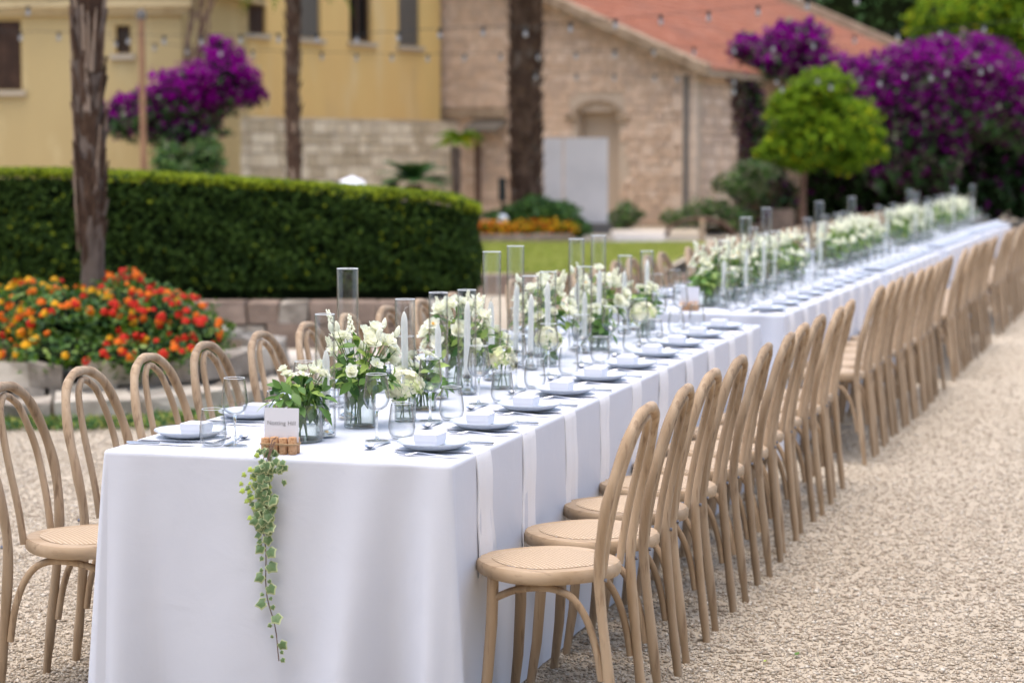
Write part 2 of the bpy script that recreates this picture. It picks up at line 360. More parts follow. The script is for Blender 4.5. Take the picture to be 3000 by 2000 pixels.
def core_mesh(name, blobs, material, parent, f=.72):
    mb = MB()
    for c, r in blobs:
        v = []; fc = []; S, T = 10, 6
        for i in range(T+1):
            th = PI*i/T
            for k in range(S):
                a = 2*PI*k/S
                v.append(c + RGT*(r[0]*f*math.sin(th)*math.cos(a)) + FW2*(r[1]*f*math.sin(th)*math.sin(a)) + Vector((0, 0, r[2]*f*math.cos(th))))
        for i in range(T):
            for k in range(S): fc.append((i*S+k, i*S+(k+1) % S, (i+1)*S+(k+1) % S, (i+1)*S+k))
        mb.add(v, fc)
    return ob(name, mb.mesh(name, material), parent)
def pxblob(px, py, d, rx, ry, rd): return (at(px, py, d), (rx/FPX*d, rd, ry/FPX*d))

# ================================================================== SETTING
# ground
mb = MB(); mb.add([(-160,-60,0),(160,-60,0),(160,240,0),(-160,240,0)], [(0,1,2,3)])
tag(ob('ground', mb.mesh('ground', M['gravel'])), kind='structure')

# loose gravel, real pebbles where the lens resolves them
def pebbles():
    n = 240000
    pts = []
    while sum(len(p) for p in pts) < n:
        q = np.stack([NR.uniform(-4, 4, 80000), -.6 + np.minimum(24, NR.exponential(4.6, 80000)), np.zeros(80000)], 1)
        keep = ~((q[:, 0] > -.45) & (q[:, 0] < .45) & (q[:, 1] > .1) & (q[:, 1] < 4.7))
        # keep what lies inside the widened view
        rel = q - np.array(CAM); dep = rel @ np.array(FWD); xx = (rel @ np.array(RGT))/dep*FPX
        keep &= (np.abs(xx) < 1650)
        pts.append(q[keep])
    P = np.concatenate(pts)[:n]
    s = np.exp(NR.normal(math.log(.0043), .42, n)); s = np.clip(s, .002, .012)
    base = np.array([(1,0,0),(0,1,0),(-1,0,0),(0,-1,0),(0,0,1),(0,0,-1)], float)
    v = base[None]*(NR.uniform(.65, 1.35, (n, 6, 1)))*s[:, None, None]
    # lopsided facets
    v += NR.normal(0, .22, (n, 6, 3))*s[:, None, None]
    v[:, :, 2] *= .6
    a = NR.uniform(0, 6.28, n); ca, sa = np.cos(a)[:, None], np.sin(a)[:, None]
    x = v[:, :, 0]*ca - v[:, :, 1]*sa; y = v[:, :, 0]*sa + v[:, :, 1]*ca; v[:, :, 0] = x; v[:, :, 1] = y
    v += P[:, None]; v[:, :, 2] += (s*.3)[:, None]
    fc = np.array([(0,1,4),(1,2,4),(2,3,4),(3,0,4),(1,0,5),(2,1,5),(3,2,5),(0,3,5)])
    tri = (np.arange(n)*6)[:, None, None] + fc[None]
    me = bpy.data.meshes.new('gravel_stones'); me.vertices.add(6*n); me.vertices.foreach_set('co', v.reshape(-1))
    me.loops.add(24*n); me.loops.foreach_set('vertex_index', tri.reshape(-1).astype(np.int32))
    me.polygons.add(8*n); me.polygons.foreach_set('loop_start', (np.arange(8*n)*3).astype(np.int32))
    for k in ('peb1','peb2','peb3','peb4'): me.materials.append(M[k])
    me.polygons.foreach_set('material_index', np.repeat(NR.choice(4, n, p=[.34,.34,.20,.12]), 8).astype(np.int32))
    me.update()
    tag(ob('gravel_stones', me), 'loose pale beige gravel covering the courtyard', 'gravel', kind='stuff')
pebbles()

def ring_block(name, u0, d0, r0, r1, a0, a1, z0, z1, material, parent, jit=.012):
    """one curved-wall stone between two angles of a ring round (u0,d0)"""
    v = []
    for z in (z0, z1):
        for r in (r0, r1):
            for a in (a0, (a0+a1)/2, a1):
                v.append(bg(u0 + (r+R.uniform(-jit, jit))*math.cos(a), d0 + (r+R.uniform(-jit, jit))*math.sin(a), z + (R.uniform(-jit, jit) if z > z0 else 0)))
    f = [(0,1,7,6),(1,2,8,7),(4,3,9,10),(5,4,10,11),(3,0,6,9),(2,5,11,8),(6,7,10,9),(7,8,11,10)]
    mb = MB(); mb.add(v, f)
    return ob(name, mb.mesh(name, material, False), parent)

# front-left raised flower bed: stepped stone ring
BU, BD = -3.05, 14.35
bed = thing('raised_flower_bed', 'curved raised bed of rough grey stones with a low stone step in front', 'flower bed', bg(BU, BD, 0))
def rel(parent, o):
    o.matrix_parent_inverse = Matrix.Translation(-Vector(parent.location)); return o
wall_ = bpy.data.objects.new('retaining_wall', None)
mb = MB()
S = 40
v = [bg(BU, BD, .27)]; v += [bg(BU+1.36*math.cos(2*PI*k/S), BD+1.36*math.sin(2*PI*k/S), .27) for k in range(S)]
mb.add(v, [(0, 1+k, 1+(k+1) % S) for k in range(S)])
rel(bed, ob('bed_soil', mb.mesh('bed_soil', M['soil']), bed))
a = -PI*1.12
while a < PI*.25:
    st = R.uniform(.12, .30); 
    for (z0, z1) in ((0, .16), (.165, .31)):
        aa = a + (0 if z0 == 0 else st*.45)
        rel(bed, ring_block('wall_stone', BU, BD, 1.30, 1.52 + R.uniform(-.02, .02), aa, aa+st-.02, z0, z1 + (R.uniform(-.015, .02) if z0 else 0), R.choice([M['stone'], M['stone'], M['stone_w']]), bed, .022))
    a += st
a = -PI*1.05
while a < PI*.12:
    st = R.uniform(.2, .34)
    rel(bed, ring_block('step_stone', BU, BD, 1.56, 1.96 + R.uniform(-.05, .05), a, a+st-.012, 0, .13 + R.uniform(-.015, .012), R.choice([M['stone_w'], M['stone_w'], M['stone']]), bed, .02))
    a += st

# wall behind, in front of the hedge
hw = thing('low_stone_wall', 'long low beige stone wall running below the clipped hedge', 'wall', bg(-2, 17.3, 0))
for za, zb in ((0, .19), (.2, .375)):
    u = ux(-600, 17.3) - R.uniform(0, .3)
    while u < ux(1372, 17.3):
        w = R.uniform(.22, .62); w = min(w, ux(1372, 17.3)+.02-u)
        if w < .08: break
        mb = MB(); g_ = lambda: R.uniform(-.016, .016); fd = 17.3 + R.uniform(-.025, .02)
        v = [bg(u+.012+g_(), fd+g_(), za), bg(u+w-.012+g_(), fd+g_(), za), bg(u+w-.012, 17.65, za), bg(u+.012, 17.65, za), bg(u+.012+g_(), fd+g_(), zb+g_()), bg(u+w-.012+g_(), fd+g_(), zb+g_()), bg(u+w-.012, 17.65, zb), bg(u+.012, 17.65, zb)]
        mb.add(v, [(0,3,2,1),(4,5,6,7),(0,1,5,4),(1,2,6,5),(2,3,7,6),(3,0,4,7)])
        rel(hw, ob('stone', mb.mesh('stone', R.choice([M['stone_b'], M['stone_b'], M['stone_b'], M['stone']]), False), hw)); u += w
mb = MB(); uu = ux(1372, 17.3)
mb.add([bg(-11, 17.6, .36), bg(uu-.05, 17.6, .36), bg(uu-.05, 19.2, .36), bg(-11, 19.2, .36)], [(0,1,2,3)])
tag(ob('hedge_bed', mb.mesh('hedge_bed', M['soil'])), kind='structure')

# pale flagstones beside the bed
pv = bpy.data.objects.new('paving', None); COL.objects.link(pv); pv.location = bg(-1.8, 15.8, 0); tag(pv, kind='structure')
for row in range(4):
    d = 14.5 + row*.62; u = ux(560, d) + R.uniform(-.3, 0)
    while u < ux(1060 - row*10, d):
        w = R.uniform(.4, .75)
        mb = MB(); c = bg(u+w/2, d+.29, .012)
        mb.box((0,0,0), (w-.03, .57, .05), 0, .025)
        o = ob('paving_stone', mb.mesh('paving_stone', R.choice([M['stone_w'], M['stone_w'], M['path']]), False), pv)
        o.location = c - Vector(pv.location); o.rotation_euler = (0, 0, YAW + R.uniform(-.05, .05)); u += w

# lawn terrace with kerb, path and back bed
LZ = .2
mb = MB(); mb.add([bg(ux(1330,24),24,LZ), bg(1.6,24,LZ), bg(3.2,33,LZ), bg(3.6,44,LZ), bg(-14,62,LZ), bg(-14,24.2,LZ)], [(0,1,2,3,4,5)])
tag(ob('terrace', mb.mesh('terrace', M['gravel'])), kind='structure')
mb = MB(); mb.add([bg(ux(1330,24),24.05,LZ+.02), bg(1.55,24.05,LZ+.02), bg(3.0,32.6,LZ+.02), bg(ux(1300,32.6),32.6,LZ+.02)], [(0,1,2,3)])
tag(ob('lawn', mb.mesh('lawn', M['lawn'])), kind='structure')
n = 26000
t = NR.uniform(0, 1, n); s_ = NR.uniform(0, 1, n)
P = []
for i in range(n):
    d = 24.1 + 8.4*t[i]; ua = ux(1330, d); ub = 1.55 + (d-24)*.165; P.append(bg(ua+(ub-ua)*s_[i], d, LZ+.04))
leaf_cloud('grass', P, np.tile((0.2, -.2, .9), (n, 1)), .07, [M['grass'], M['lime_a']], NR.choice(2, n, p=[.85,.15]), spread=1.2, aspect=.16)
bpy.data.objects['grass']['label'] = 'short yellow green grass of the lawn behind the hedge end'; bpy.data.objects['grass']['category'] = 'grass'
kb = thing('lawn_kerb', 'low brown stone kerb along the near edge of the lawn', 'kerb', bg(0, 24, 0))
u = ux(1320, 23.85)
while u < 1.6:
    w = R.uniform(.7, 1.1); mb = MB(); mb.box((0,0,0), (w-.02, .2, .235), 0, .012)
    o = ob('kerb_stone', mb.mesh('kerb_stone', M['stone_b'], False), kb); o.location = bg(u+w/2, 23.9, .117) - Vector(kb.location); o.rotation_euler = (0,0,YAW); u += w
mb = MB(); mb.add([bg(ux(1790,38),38.5,LZ+.008), bg(ux(1805,33),33,LZ+.008), bg(ux(1945,33),33,LZ+.008), bg(ux(1965,38),38.5,LZ+.008)], [(3,2,1,0)])
tag(ob('path', mb.mesh('path', M['path'])), kind='structure')

# ------------------------------------------------------------------ yellow building
def quad_wall(mb, p0, p1, z0, z1, holes=(), mi=0):
    """vertical wall p0->p1 with rectangular holes (s0,s1,za,zb) in metres"""
    L = (p1-p0).length; xs = sorted({0, L, *[h[0] for h in holes], *[h[1] for h in holes]}); zs = sorted({z0, z1, *[h[2] for h in holes], *[h[3] for h in holes]})
    t = (p1-p0).normalized()
    for a, b in zip(xs, xs[1:]):
        for c, d in zip(zs, zs[1:]):
            xm, zm = (a+b)/2, (c+d)/2
            if any(h[0] < xm < h[1] and h[2] < zm < h[3] for h in holes): continue
            mb.add([p0+t*a+Vector((0,0,c)), p0+t*b+Vector((0,0,c)), p0+t*b+Vector((0,0,d)), p0+t*a+Vector((0,0,d))], [(0,1,2,3)], mi)
def wbox(mb, p0, t, nrm, s0, s1, n0, n1, z0, z1, mi=0):
    v = []
    for z in (z0, z1):
        for (s, q) in ((s0,n0),(s1,n0),(s1,n1),(s0,n1)): v.append(p0 + t*s + nrm*q + Vector((0,0,z)))
    mb.add(v, [(0,3,2,1),(4,5,6,7),(0,1,5,4),(1,2,6,5),(2,3,7,6),(3,0,4,7)], mi)
def window(parent, p0, t, nrm, s0, s1, z0, z1, style):
    """nrm points out of the wall. frame, panes or shutter leaves in a .18 m deep reveal"""
    mb = MB()
    for a, b, c, d in ((s0,s1,z0,z0+.01),(s0,s1,z1-.01,z1)): wbox(mb, p0, t, nrm, a, b, -.2, -.002, c, d)
    for a, b in ((s0,s0+.01),(s1-.01,s1)): wbox(mb, p0, t, nrm, a, b, -.2, -.002, z0+.012, z1-.012)
    w = ob('window', mb.mesh('window', M['yellow'], False), parent)
    mb = MB(); wbox(mb, p0, t, nrm, s0-.06, s1+.06, .003, .07, z0-.08, z0-.003); ob('sill', mb.mesh('sill', M['sill'], False), w)
    mb = MB()
    for a, b in ((s0+.012,s0+.07),(s1-.07,s1-.012),((s0+s1)/2-.03,(s0+s1)/2+.03)): wbox(mb, p0, t, nrm, a, b, -.14, -.09, z0+.015, z1-.015)
    for c, d in ((z0+.015,z0+.08),(z1-.08,z1-.015)): wbox(mb, p0, t, nrm, s0+.075, s1-.075, -.138, -.092, c, d)
    ob('frame', mb.mesh('frame', M['frame'], False), w)
    mb = MB(); wbox(mb, p0, t, nrm, s0+.012, s1-.012, -.19, -.16, z0+.012, z1-.012); ob('pane', mb.mesh('pane', M['pane'] if style != 'open' else M['dark'], False), w)
    if style in ('brown', 'grey'):
        m_ = M['shutter_b'] if style == 'brown' else M['shutter_g']
        mid = (s0+s1)/2
        for a, b in ((s0+.02, mid-.005), (mid+.005, s1-.02)):
            mb = MB(); wbox(mb, p0, t, nrm, a, b, -.08, -.05, z0+.02, z1-.02)
            z = z0+.08
            while z < z1-.1: wbox(mb, p0, t, nrm, a+.05, b-.05, -.049, -.035, z, z+.045); z += .075
            ob('shutter', mb.mesh('shutter', m_, False), w)
    return w

YA = bg(ux(560,36), 36, 0); YB = bg(ux(1292,42.2), 42.2, 0); YT = (YB-YA).normalized(); YN = Vector((YT.y, -YT.x, 0))
if YN.dot(FW2) > 0: YN = -YN
yb = thing('yellow_house', 'two storey ochre plastered house with dark upper windows above a stone plinth', 'house', YA)
yb.location = (0,0,0)
def s_of(px):
    # distance along the facade where pixel column px meets it
    k = (px-1500)/FPX; a_ = YA - Vector((CAM.x, CAM.y, 0)); ua, da = a_.dot(RGT), a_.dot(FW2); tu, td = YT.dot(RGT), YT.dot(FW2)
    return (k*da - ua)/(tu - k*td)
def zw(px, py):
    s = s_of(px); d = (YA + YT*s - Vector((CAM.x, CAM.y, 0))).dot(FW2); return zy(py, d)
holes = []; wins = []
for x0, x1, ys, st in ((708,787,104,'brown'),(880,946,118,'grey'),(1028,1096,128,'open'),(1170,1234,140,'grey')):
    a, b, z = s_of(x0), s_of(x1), zw((x0+x1)/2, ys); holes.append((a,b,z,z+1.55)); wins.append((a,b,z,z+1.55,st))
mb = MB(); LY = (YB-YA).length
quad_wall(mb, YA, YB, LZ, 7.2, holes)
quad_wall(mb, YB, YB - YN*7, LZ, 7.2); quad_wall(mb, YA - YN*7, YA, LZ, 7.2)
ob('wall', mb.mesh('wall', M['yellow'], False), yb)
for w_ in wins: window(yb, YA, YT, YN, *w_)
mb = MB(); wbox(mb, YA, YT, YN, -.3, LY+.3, -7.3, .4, 7.2, 7.4); ob('roof', mb.mesh('roof', M['tile'], False), yb)
# stone plinth with separate stones
s0 = s_of(662); s1 = LY + .25; PZ = 2.22
mb = MB(); wbox(mb, YA, YT, YN, s0, s1, .002, .22, LZ, PZ); pl = ob('stone_plinth', mb.mesh('stone_plinth', M['mortar'], False), yb)
z = .35; cnt = 0
while z < PZ - .05:
    h = R.uniform(.17, .25); h = min(h, PZ-z); s = s0 + R.uniform(-.1, .0)
    while s < s1:
        w = R.uniform(.26, .5); a, b = max(s, s0-.01), min(s+w, s1+.012)
        if b-a > .06:
            mb = MB(); dp = R.uniform(.235, .262); wbox(mb, YA, YT, YN, a+.012, b-.012, .15, dp, z+.01, z+h-.01)
            ob('stone', mb.mesh('stone', R.choice(PS), False), pl); cnt += 1
        s += w
    z += h
# left single-storey wing
L0 = bg(ux(-1300,33), 34.1, 0); L1 = bg(ux(540,33), 33, 0); LT = (L1-L0).normalized(); LN = Vector((LT.y, -LT.x, 0))
lw = thing('yellow_wing', 'lower ochre wing of the house with a moulded cornice and small window', 'house', (0,0,0))
def sl_(px): 
    k = (px-1500)/FPX; a_ = L0 - Vector((CAM.x, CAM.y, 0)); return (k*a_.dot(FW2) - a_.dot(RGT))/(LT.dot(RGT) - k*LT.dot(FW2))
CZ = zy(48, 33)
h1 = (sl_(-60), sl_(76), zy(266,33), zy(60,33)); h2 = (sl_(346), sl_(394), zy(162,33), zy(76,33))
mb = MB(); quad_wall(mb, L0, L1, LZ, CZ+.45, (h1, h2)); quad_wall(mb, L1, L1 - LN*5, LZ, CZ+.45)
ob('wall', mb.mesh('wall', M['yellow2'], False), lw)
window(lw, L0, LT, LN, *h1, 'brown'); window(lw, L0, LT, LN, *h2, 'plain')
LL = (L1-L0).length
mb = MB(); wbox(mb, L0, LT, LN, -.1, LL+.14, .003, .10, CZ, CZ+.1); wbox(mb, L0, LT, LN, -.1, LL+.2, .003, .19, CZ+.1, CZ+.22); wbox(mb, L0, LT, LN, -.1, LL+.24, -4.9, .26, CZ+.452, CZ+.52)
ob('cornice', mb.mesh('cornice', M['cornice'], False), lw)

# ------------------------------------------------------------------ stone building with gable
G0 = bg(ux(2032,40), 40, 0); th = math.radians(26.6)
GT = (-RGT*math.cos(th) + FW2*math.sin(th)); GN = (-RGT*math.sin(th) - FW2*math.cos(th)); SD = -GN        # gable runs along GT, side wall along SD
gb = thing('stone_barn', 'long stone building with arched niche and red tiled roof', 'building', (0,0,0))
EZ = zy(186, 40); PITCHR = math.tan(math.radians(23.5)); RIDGE = 6.4; DEPTH = 22
def gs(px):
    k = (px-1500)/FPX; a_ = G0 - Vector((CAM.x, CAM.y, 0)); return (k*a_.dot(FW2) - a_.dot(RGT))/(GT.dot(RGT) - k*GT.dot(FW2))
def gz(px, py):
    s = gs(px); d = (G0 + GT*s - Vector((CAM.x, CAM.y, 0))).dot(FW2); return zy(py, d)
def roofz(s): return EZ + PITCHR*(s if s < RIDGE else 2*RIDGE - s)
na, nb = gs(1812), gs(1692); nz = gz(1750, 328); nz1 = gz(1750, 303)
def in_niche(s, z): return na < s < nb and z < nz
mb = MB()
prof = [(0, LZ), (0, EZ), (RIDGE, roofz(RIDGE)), (2*RIDGE, EZ), (2*RIDGE, LZ)]
# wall body split round the niche
def gp(s, z, n=0): return G0 + GT*s + GN*n + Vector((0,0,z))
mb.add([gp(0,LZ), gp(na,LZ), gp(na,roofz(na)), gp(0,EZ)], [(0,1,2,3)])
mb.add([gp(na,nz), gp(nb,nz), gp(nb,roofz(nb)), gp(na,roofz(na))], [(0,1,2,3)])
mb.add([gp(nb,LZ), gp(2*RIDGE,LZ), gp(2*RIDGE,EZ), gp(RIDGE,roofz(RIDGE)), gp(nb,roofz(nb))], [(0,1,2,3,4)])
mb.add([gp(na,LZ,-.3), gp(nb,LZ,-.3), gp(nb,nz1,-.3), gp(na,nz1,-.3)], [(0,1,2,3)])
for s in (na, nb): mb.add([gp(s,LZ), gp(s,LZ,-.3), gp(s,nz,-.3), gp(s,nz)], [(0,1,2,3)])
mb.add([gp(na,nz), gp(nb,nz), gp(nb,nz,-.3), gp(na,nz,-.3)], [(0,1,2,3)])
mb.add([gp(0,LZ), gp(0,EZ), gp(0,EZ,-DEPTH), gp(0,LZ,-DEPTH)], [(0,1,2,3)])
ob('wall', mb.mesh('wall', M['mortar'], False), gb)
# stonework: each stone proud of the mortar
mb = MB(); z = LZ + .05
while z < roofz(RIDGE):
    h = R.uniform(.09, .16); s = R.uniform(-.1, .05)
    while s < 8.2:
        w = R.uniform(.11, .30); a, b = max(s, .27), s+w-.018
        top = min(roofz(a), roofz(b)) - .05
        if b > a+.05 and z+h < top and not (b > na-.02 and a < nb+.02 and z < nz1+.12):
            dp = R.uniform(.012, .04); j = lambda: R.uniform(-.012, .012)
            q = [gp(a+j(), z+j()), gp(b+j(), z+j()), gp(b+j(), z+h-.016+j()), gp(a+j(), z+h-.016+j())]
            q2 = [p + GN*dp for p in [gp(a+.012, z+.01), gp(b-.012, z+.01), gp(b-.012, z+h-.026), gp(a+.012, z+h-.026)]]
            mb.add(q + q2, [(4,5,6,7),(0,1,5,4),(1,2,6,5),(2,3,7,6),(3,0,4,7)], R.choice([0,0,1,1,2,3]))
        s += w
    z += h
# side wall stones
z = LZ + .05
while z < EZ - .2:
    h = R.uniform(.15, .24); s = R.uniform(-.2, 0)
    while s < 6:
        w = R.uniform(.25, .5); a, b = max(s, .3), s+w-.02
        if b > a+.05:
            dp = R.uniform(.012, .04)
            q = [G0 + SD*x + RGT*0 - GT*y + Vector((0,0,zz)) for x, y, zz in ((a,0,z),(b,0,z),(b,0,z+h-.02),(a,0,z+h-.02),(a+.01,dp,z+.01),(b-.01,dp,z+.01),(b-.01,dp,z+h-.03),(a+.01,dp,z+h-.03))]
            mb.add(q, [(4,5,6,7),(0,1,5,4),(1,2,6,5),(2,3,7,6),(3,0,4,7)], R.choice([0,1,2,2,3]))
        s += w
    z += h
tag(ob('stonework', mb.mesh('stonework', GS, False), gb), kind='stuff')
# quoins
z = LZ; k = 0
while z < EZ - .2:
    h = R.uniform(.28, .36); mb = MB(); wa, wb = ((.42,.26) if k % 2 else (.26,.42))
    v = []
    for zz in (z+.006, min(z+h, EZ-.15)-.006):
        for x, y in ((-.05,.05),(wa,.05),(wa,-.02),(-.05,-.02)): v.append(gp(x, zz, y))
    mb.add(v, [(0,3,2,1),(4,5,6,7),(0,1,5,4),(1,2,6,5),(2,3,7,6),(3,0,4,7)]); ob('quoin_stone', mb.mesh('quoin_stone', GS[3], False), gb); z += h; k += 1
# niche arch of brick voussoirs and imposts
cs, hw_ = (na+nb)/2, (nb-na)/2
for k in range(9):
    a0 = PI*k/9 + .02; a1 = PI*(k+1)/9 - .02; mb = MB(); v = []
    rise = (nz1 - nz) + .05
    for y in (-.05, .06):
        for r_ in (0, 1):
            for a_ in (a0, a1): v.append(gp(cs + (hw_ + r_*.08)*math.cos(a_), nz - .06 + (rise + r_*.07)*math.sin(a_), y))
    mb.add(v, [(0,1,3,2),(4,6,7,5),(0,4,5,1),(2,3,7,6),(0,2,6,4),(1,5,7,3)]); ob('arch_brick', mb.mesh('arch_brick', M['verge'], False), gb)
for sgn in (-1, 1):
    mb = MB(); v = []; x = cs + sgn*(hw_+.1)
    wbox(mb, G0, GT, GN, x-.13, x+.13, .01, .09, nz-.16, nz-.07); ob('impost', mb.mesh('impost', M['verge'], False), gb)
# ledge + awning left part of the gable
mb = MB(); wbox(mb, G0, GT, GN, gs(1490), gs(1300), .01, .12, gz(1400,345), gz(1400,318)); ob('stone_ledge', mb.mesh('stone_ledge', M['verge'], False), gb)
mb = MB(); a, b = gs(1490), gs(1392)
mb.add([gp(a,gz(1440,352),.02), gp(b,gz(1440,352),.02), gp(b,gz(1440,378),.5), gp(a,gz(1440,378),.5), gp(a,gz(1440,360),.02), gp(b,gz(1440,360),.02), gp(b,gz(1440,388),.5), gp(a,gz(1440,388),.5)],
       [(0,1,2,3),(7,6,5,4),(3,2,6,7),(0,3,7,4),(1,5,6,2)]); ob('awning', mb.mesh('awning', M['shutter_g'], False), gb)
mb = MB(); wbox(mb, G0, GT, GN, gs(1412), gs(1400), .05, .13, LZ, gz(1405,380)); ob('door_post', mb.mesh('door_post', M['brownw'], False), gb)
# downpipe
mb = MB(); x = gs(2012); mb.tube([gp(x,LZ,.1), gp(x,EZ-.25,.1)], .045, 8); ob('downpipe', mb.mesh('downpipe', M['pgrey']), gb)
# roof: tile courses (half-round covers), on a slab
rl = math.hypot(RIDGE+.35, (RIDGE+.35)*PITCHR)
def rp(s, q, lift=0): return G0 + GT*s + SD*q + Vector((0,0,EZ + s*PITCHR + lift))
mb = MB()
mb.add([rp(-.35,-.3), rp(-.35,DEPTH), rp(RIDGE,DEPTH), rp(RIDGE,-.3), rp(-.35,-.3,-.12), rp(-.35,DEPTH,-.12), rp(RIDGE,DEPTH,-.12), rp(RIDGE,-.3,-.12)],
       [(0,1,2,3),(7,6,5,4),(0,3,7,4),(0,4,5,1)])
mb.add([G0 + GT*(2*RIDGE+.35) + SD*q + Vector((0,0,EZ-.35*PITCHR)) for q in (-.3, DEPTH)] + [rp(RIDGE,DEPTH), rp(RIDGE,-.3)], [(0,1,2,3)])
rf = ob('roof', mb.mesh('roof', M['verge'], False), gb)
mb = MB(); q = -.28; rows = 17
while q < DEPTH:
    qj = R.uniform(-.01, .01)
    for i in range(rows):
        sa = -.38 + (RIDGE+.36)*i/rows; sb = -.38 + (RIDGE+.36)*(i+1.08)/rows; v = []
        la = .05 + R.uniform(-.008, .008)
        for s, lf, w in ((sa, la+.02, .085), (sb, la-.015, .07)):
            for a_ in (0, PI*.33, PI*.67, PI): v.append(rp(s, q + qj + w*math.cos(a_), lf - .04 + .07*math.sin(a_)))
        mb.add(v, [(0,1,5,4),(1,2,6,5),(2,3,7,6),(3,2,1,0)])
    q += .21
tag(ob('roof_tiles', mb.mesh('roof_tiles', M['tile']), rf), kind='stuff')
mb = MB()
s = -.4
while s < RIDGE:
    v = []
    for ss, l in ((s,.1),(s+.42,.08)):
        for qq, l2 in ((-.42,-.10),(-.42,l),(-.18,l+.02),(-.16,-.05)): v.append(rp(ss, qq, l2))
    mb.add(v, [(0,1,2,3),(4,7,6,5),(0,4,5,1),(1,5,6,2),(2,6,7,3)]); s += .4
ob('roof_verge', mb.mesh('roof_verge', M['verge'], False), rf)
mb = MB()
mb.add([rp(-.3,DEPTH), rp(RIDGE,DEPTH), rp(RIDGE,DEPTH,.35), rp(-.3,DEPTH,.3), rp(-.3,DEPTH+.35), rp(RIDGE,DEPTH+.35), rp(RIDGE,DEPTH+.35,.35), rp(-.3,DEPTH+.35,.3)],
       [(0,1,2,3),(7,6,5,4),(3,2,6,7),(0,3,7,4)])
ob('parapet', mb.mesh('parapet', M['verge'], False), rf)

# ------------------------------------------------------------------ hedge
def hedge():
    t = thing('clipped_hedge', 'long clipped box hedge with a rounded end behind the flower bed', 'hedge', (0,0,0))
    d0, d1 = 17.75, 19.0
    def front(u):  # plan outline: rounded right end
        return 0
    uR = ux(1405, d0); uL = ux(-700, d0); rr = .55
    outl = [(uL, d0)]
    for k in range(0, 9):
        a_ = -PI/2 + PI/2*k/8; outl.append((uR-rr + rr*math.cos(a_), d0+rr + rr*math.sin(a_)))
    outl.append((uR, d1-.1)); outl.append((uR-.1, d1)); outl.append((uL, d1))
    def topz(u): 
        px = 1500 + u/d0*FPX; t_ = min(1, max(0, (px-100)/1250)); return 1.425 - .225*t_**1.35 - .10*min(1, max(0, (px-1280)/125))**2
    mb = MB(); n = len(outl); f = .05; cu, cdp = (uL+uR)/2, (d0+d1)/2
    def ins(u, d, q): return (u - q*(1 if u > uR-1 else 0)*0 - (q if u > uR-.8 else 0), d + (q if d < cdp else -q))
    v = [bg(*ins(u, d, f), .36) for u, d in outl] + [bg(*ins(u, d, f), topz(u)-.05) for u, d in outl]
    fc = [(i, (i+1) % n, n+(i+1) % n, n+i) for i in range(n)]
    mb.add(v, fc)
    K = 30
    for j in range(K):
        ua, ub = uL + (uR-.08-uL)*j/K, uL + (uR-.08-uL)*(j+1)/K; q_ = lambda u, d: bg(u, d, topz(u)-.06)
        da = d0+.06 + max(0, rr - math.sqrt(max(0, rr*rr-max(0, ub-(uR-rr))**2)))
        mb.add([q_(ua, da), q_(ub, da), q_(ub, d1-.06), q_(ua, d1-.06)], [(0,1,2,3)])
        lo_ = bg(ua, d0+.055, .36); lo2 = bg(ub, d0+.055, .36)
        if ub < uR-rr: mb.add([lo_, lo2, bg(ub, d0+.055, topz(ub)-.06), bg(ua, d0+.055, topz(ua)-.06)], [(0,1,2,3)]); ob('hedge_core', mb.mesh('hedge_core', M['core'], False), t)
    # leaves on the faces
    segs = []; 
    for i in range(n-1):
        a_, b_ = outl[i], outl[i+1]; segs.append((a_, b_, math.dist(a_, b_)))
    P = []; N = []; mi = []; sz = []
    for (a_, b_, L) in segs[:-1]:
        k = int(L*1.05*3300)
        dx, dy = (b_[0]-a_[0])/L, (b_[1]-a_[1])/L; nu, nd = dy, -dx
        for _ in range(k):
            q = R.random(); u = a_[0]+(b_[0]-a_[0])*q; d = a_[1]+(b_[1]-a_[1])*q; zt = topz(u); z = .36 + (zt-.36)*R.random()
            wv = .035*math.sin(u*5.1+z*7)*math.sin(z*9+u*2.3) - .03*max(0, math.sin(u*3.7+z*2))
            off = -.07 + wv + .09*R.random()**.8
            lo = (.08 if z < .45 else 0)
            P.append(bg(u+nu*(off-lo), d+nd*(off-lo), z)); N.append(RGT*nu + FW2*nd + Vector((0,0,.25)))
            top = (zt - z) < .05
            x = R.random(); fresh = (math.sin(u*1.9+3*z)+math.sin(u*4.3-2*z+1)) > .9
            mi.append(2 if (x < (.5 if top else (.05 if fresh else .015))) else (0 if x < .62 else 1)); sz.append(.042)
    for _ in range(26000):
        u = uL + (uR-uL)*R.random(); d = d0 + (d1-d0)*R.random()
        if u > uR-rr and d < d0+rr and math.hypot(u-(uR-rr), d-(d0+rr)) > rr: continue
        P.append(bg(u, d, topz(u) - .03 + .06*R.random())); N.append(Vector((0,0,1))); mi.append(2 if R.random() < .72 else 0); sz.append(.05)  # mostly lighter leaves here, painting the top as lit
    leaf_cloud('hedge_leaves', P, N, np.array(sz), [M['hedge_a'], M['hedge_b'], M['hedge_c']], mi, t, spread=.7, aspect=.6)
hedge()

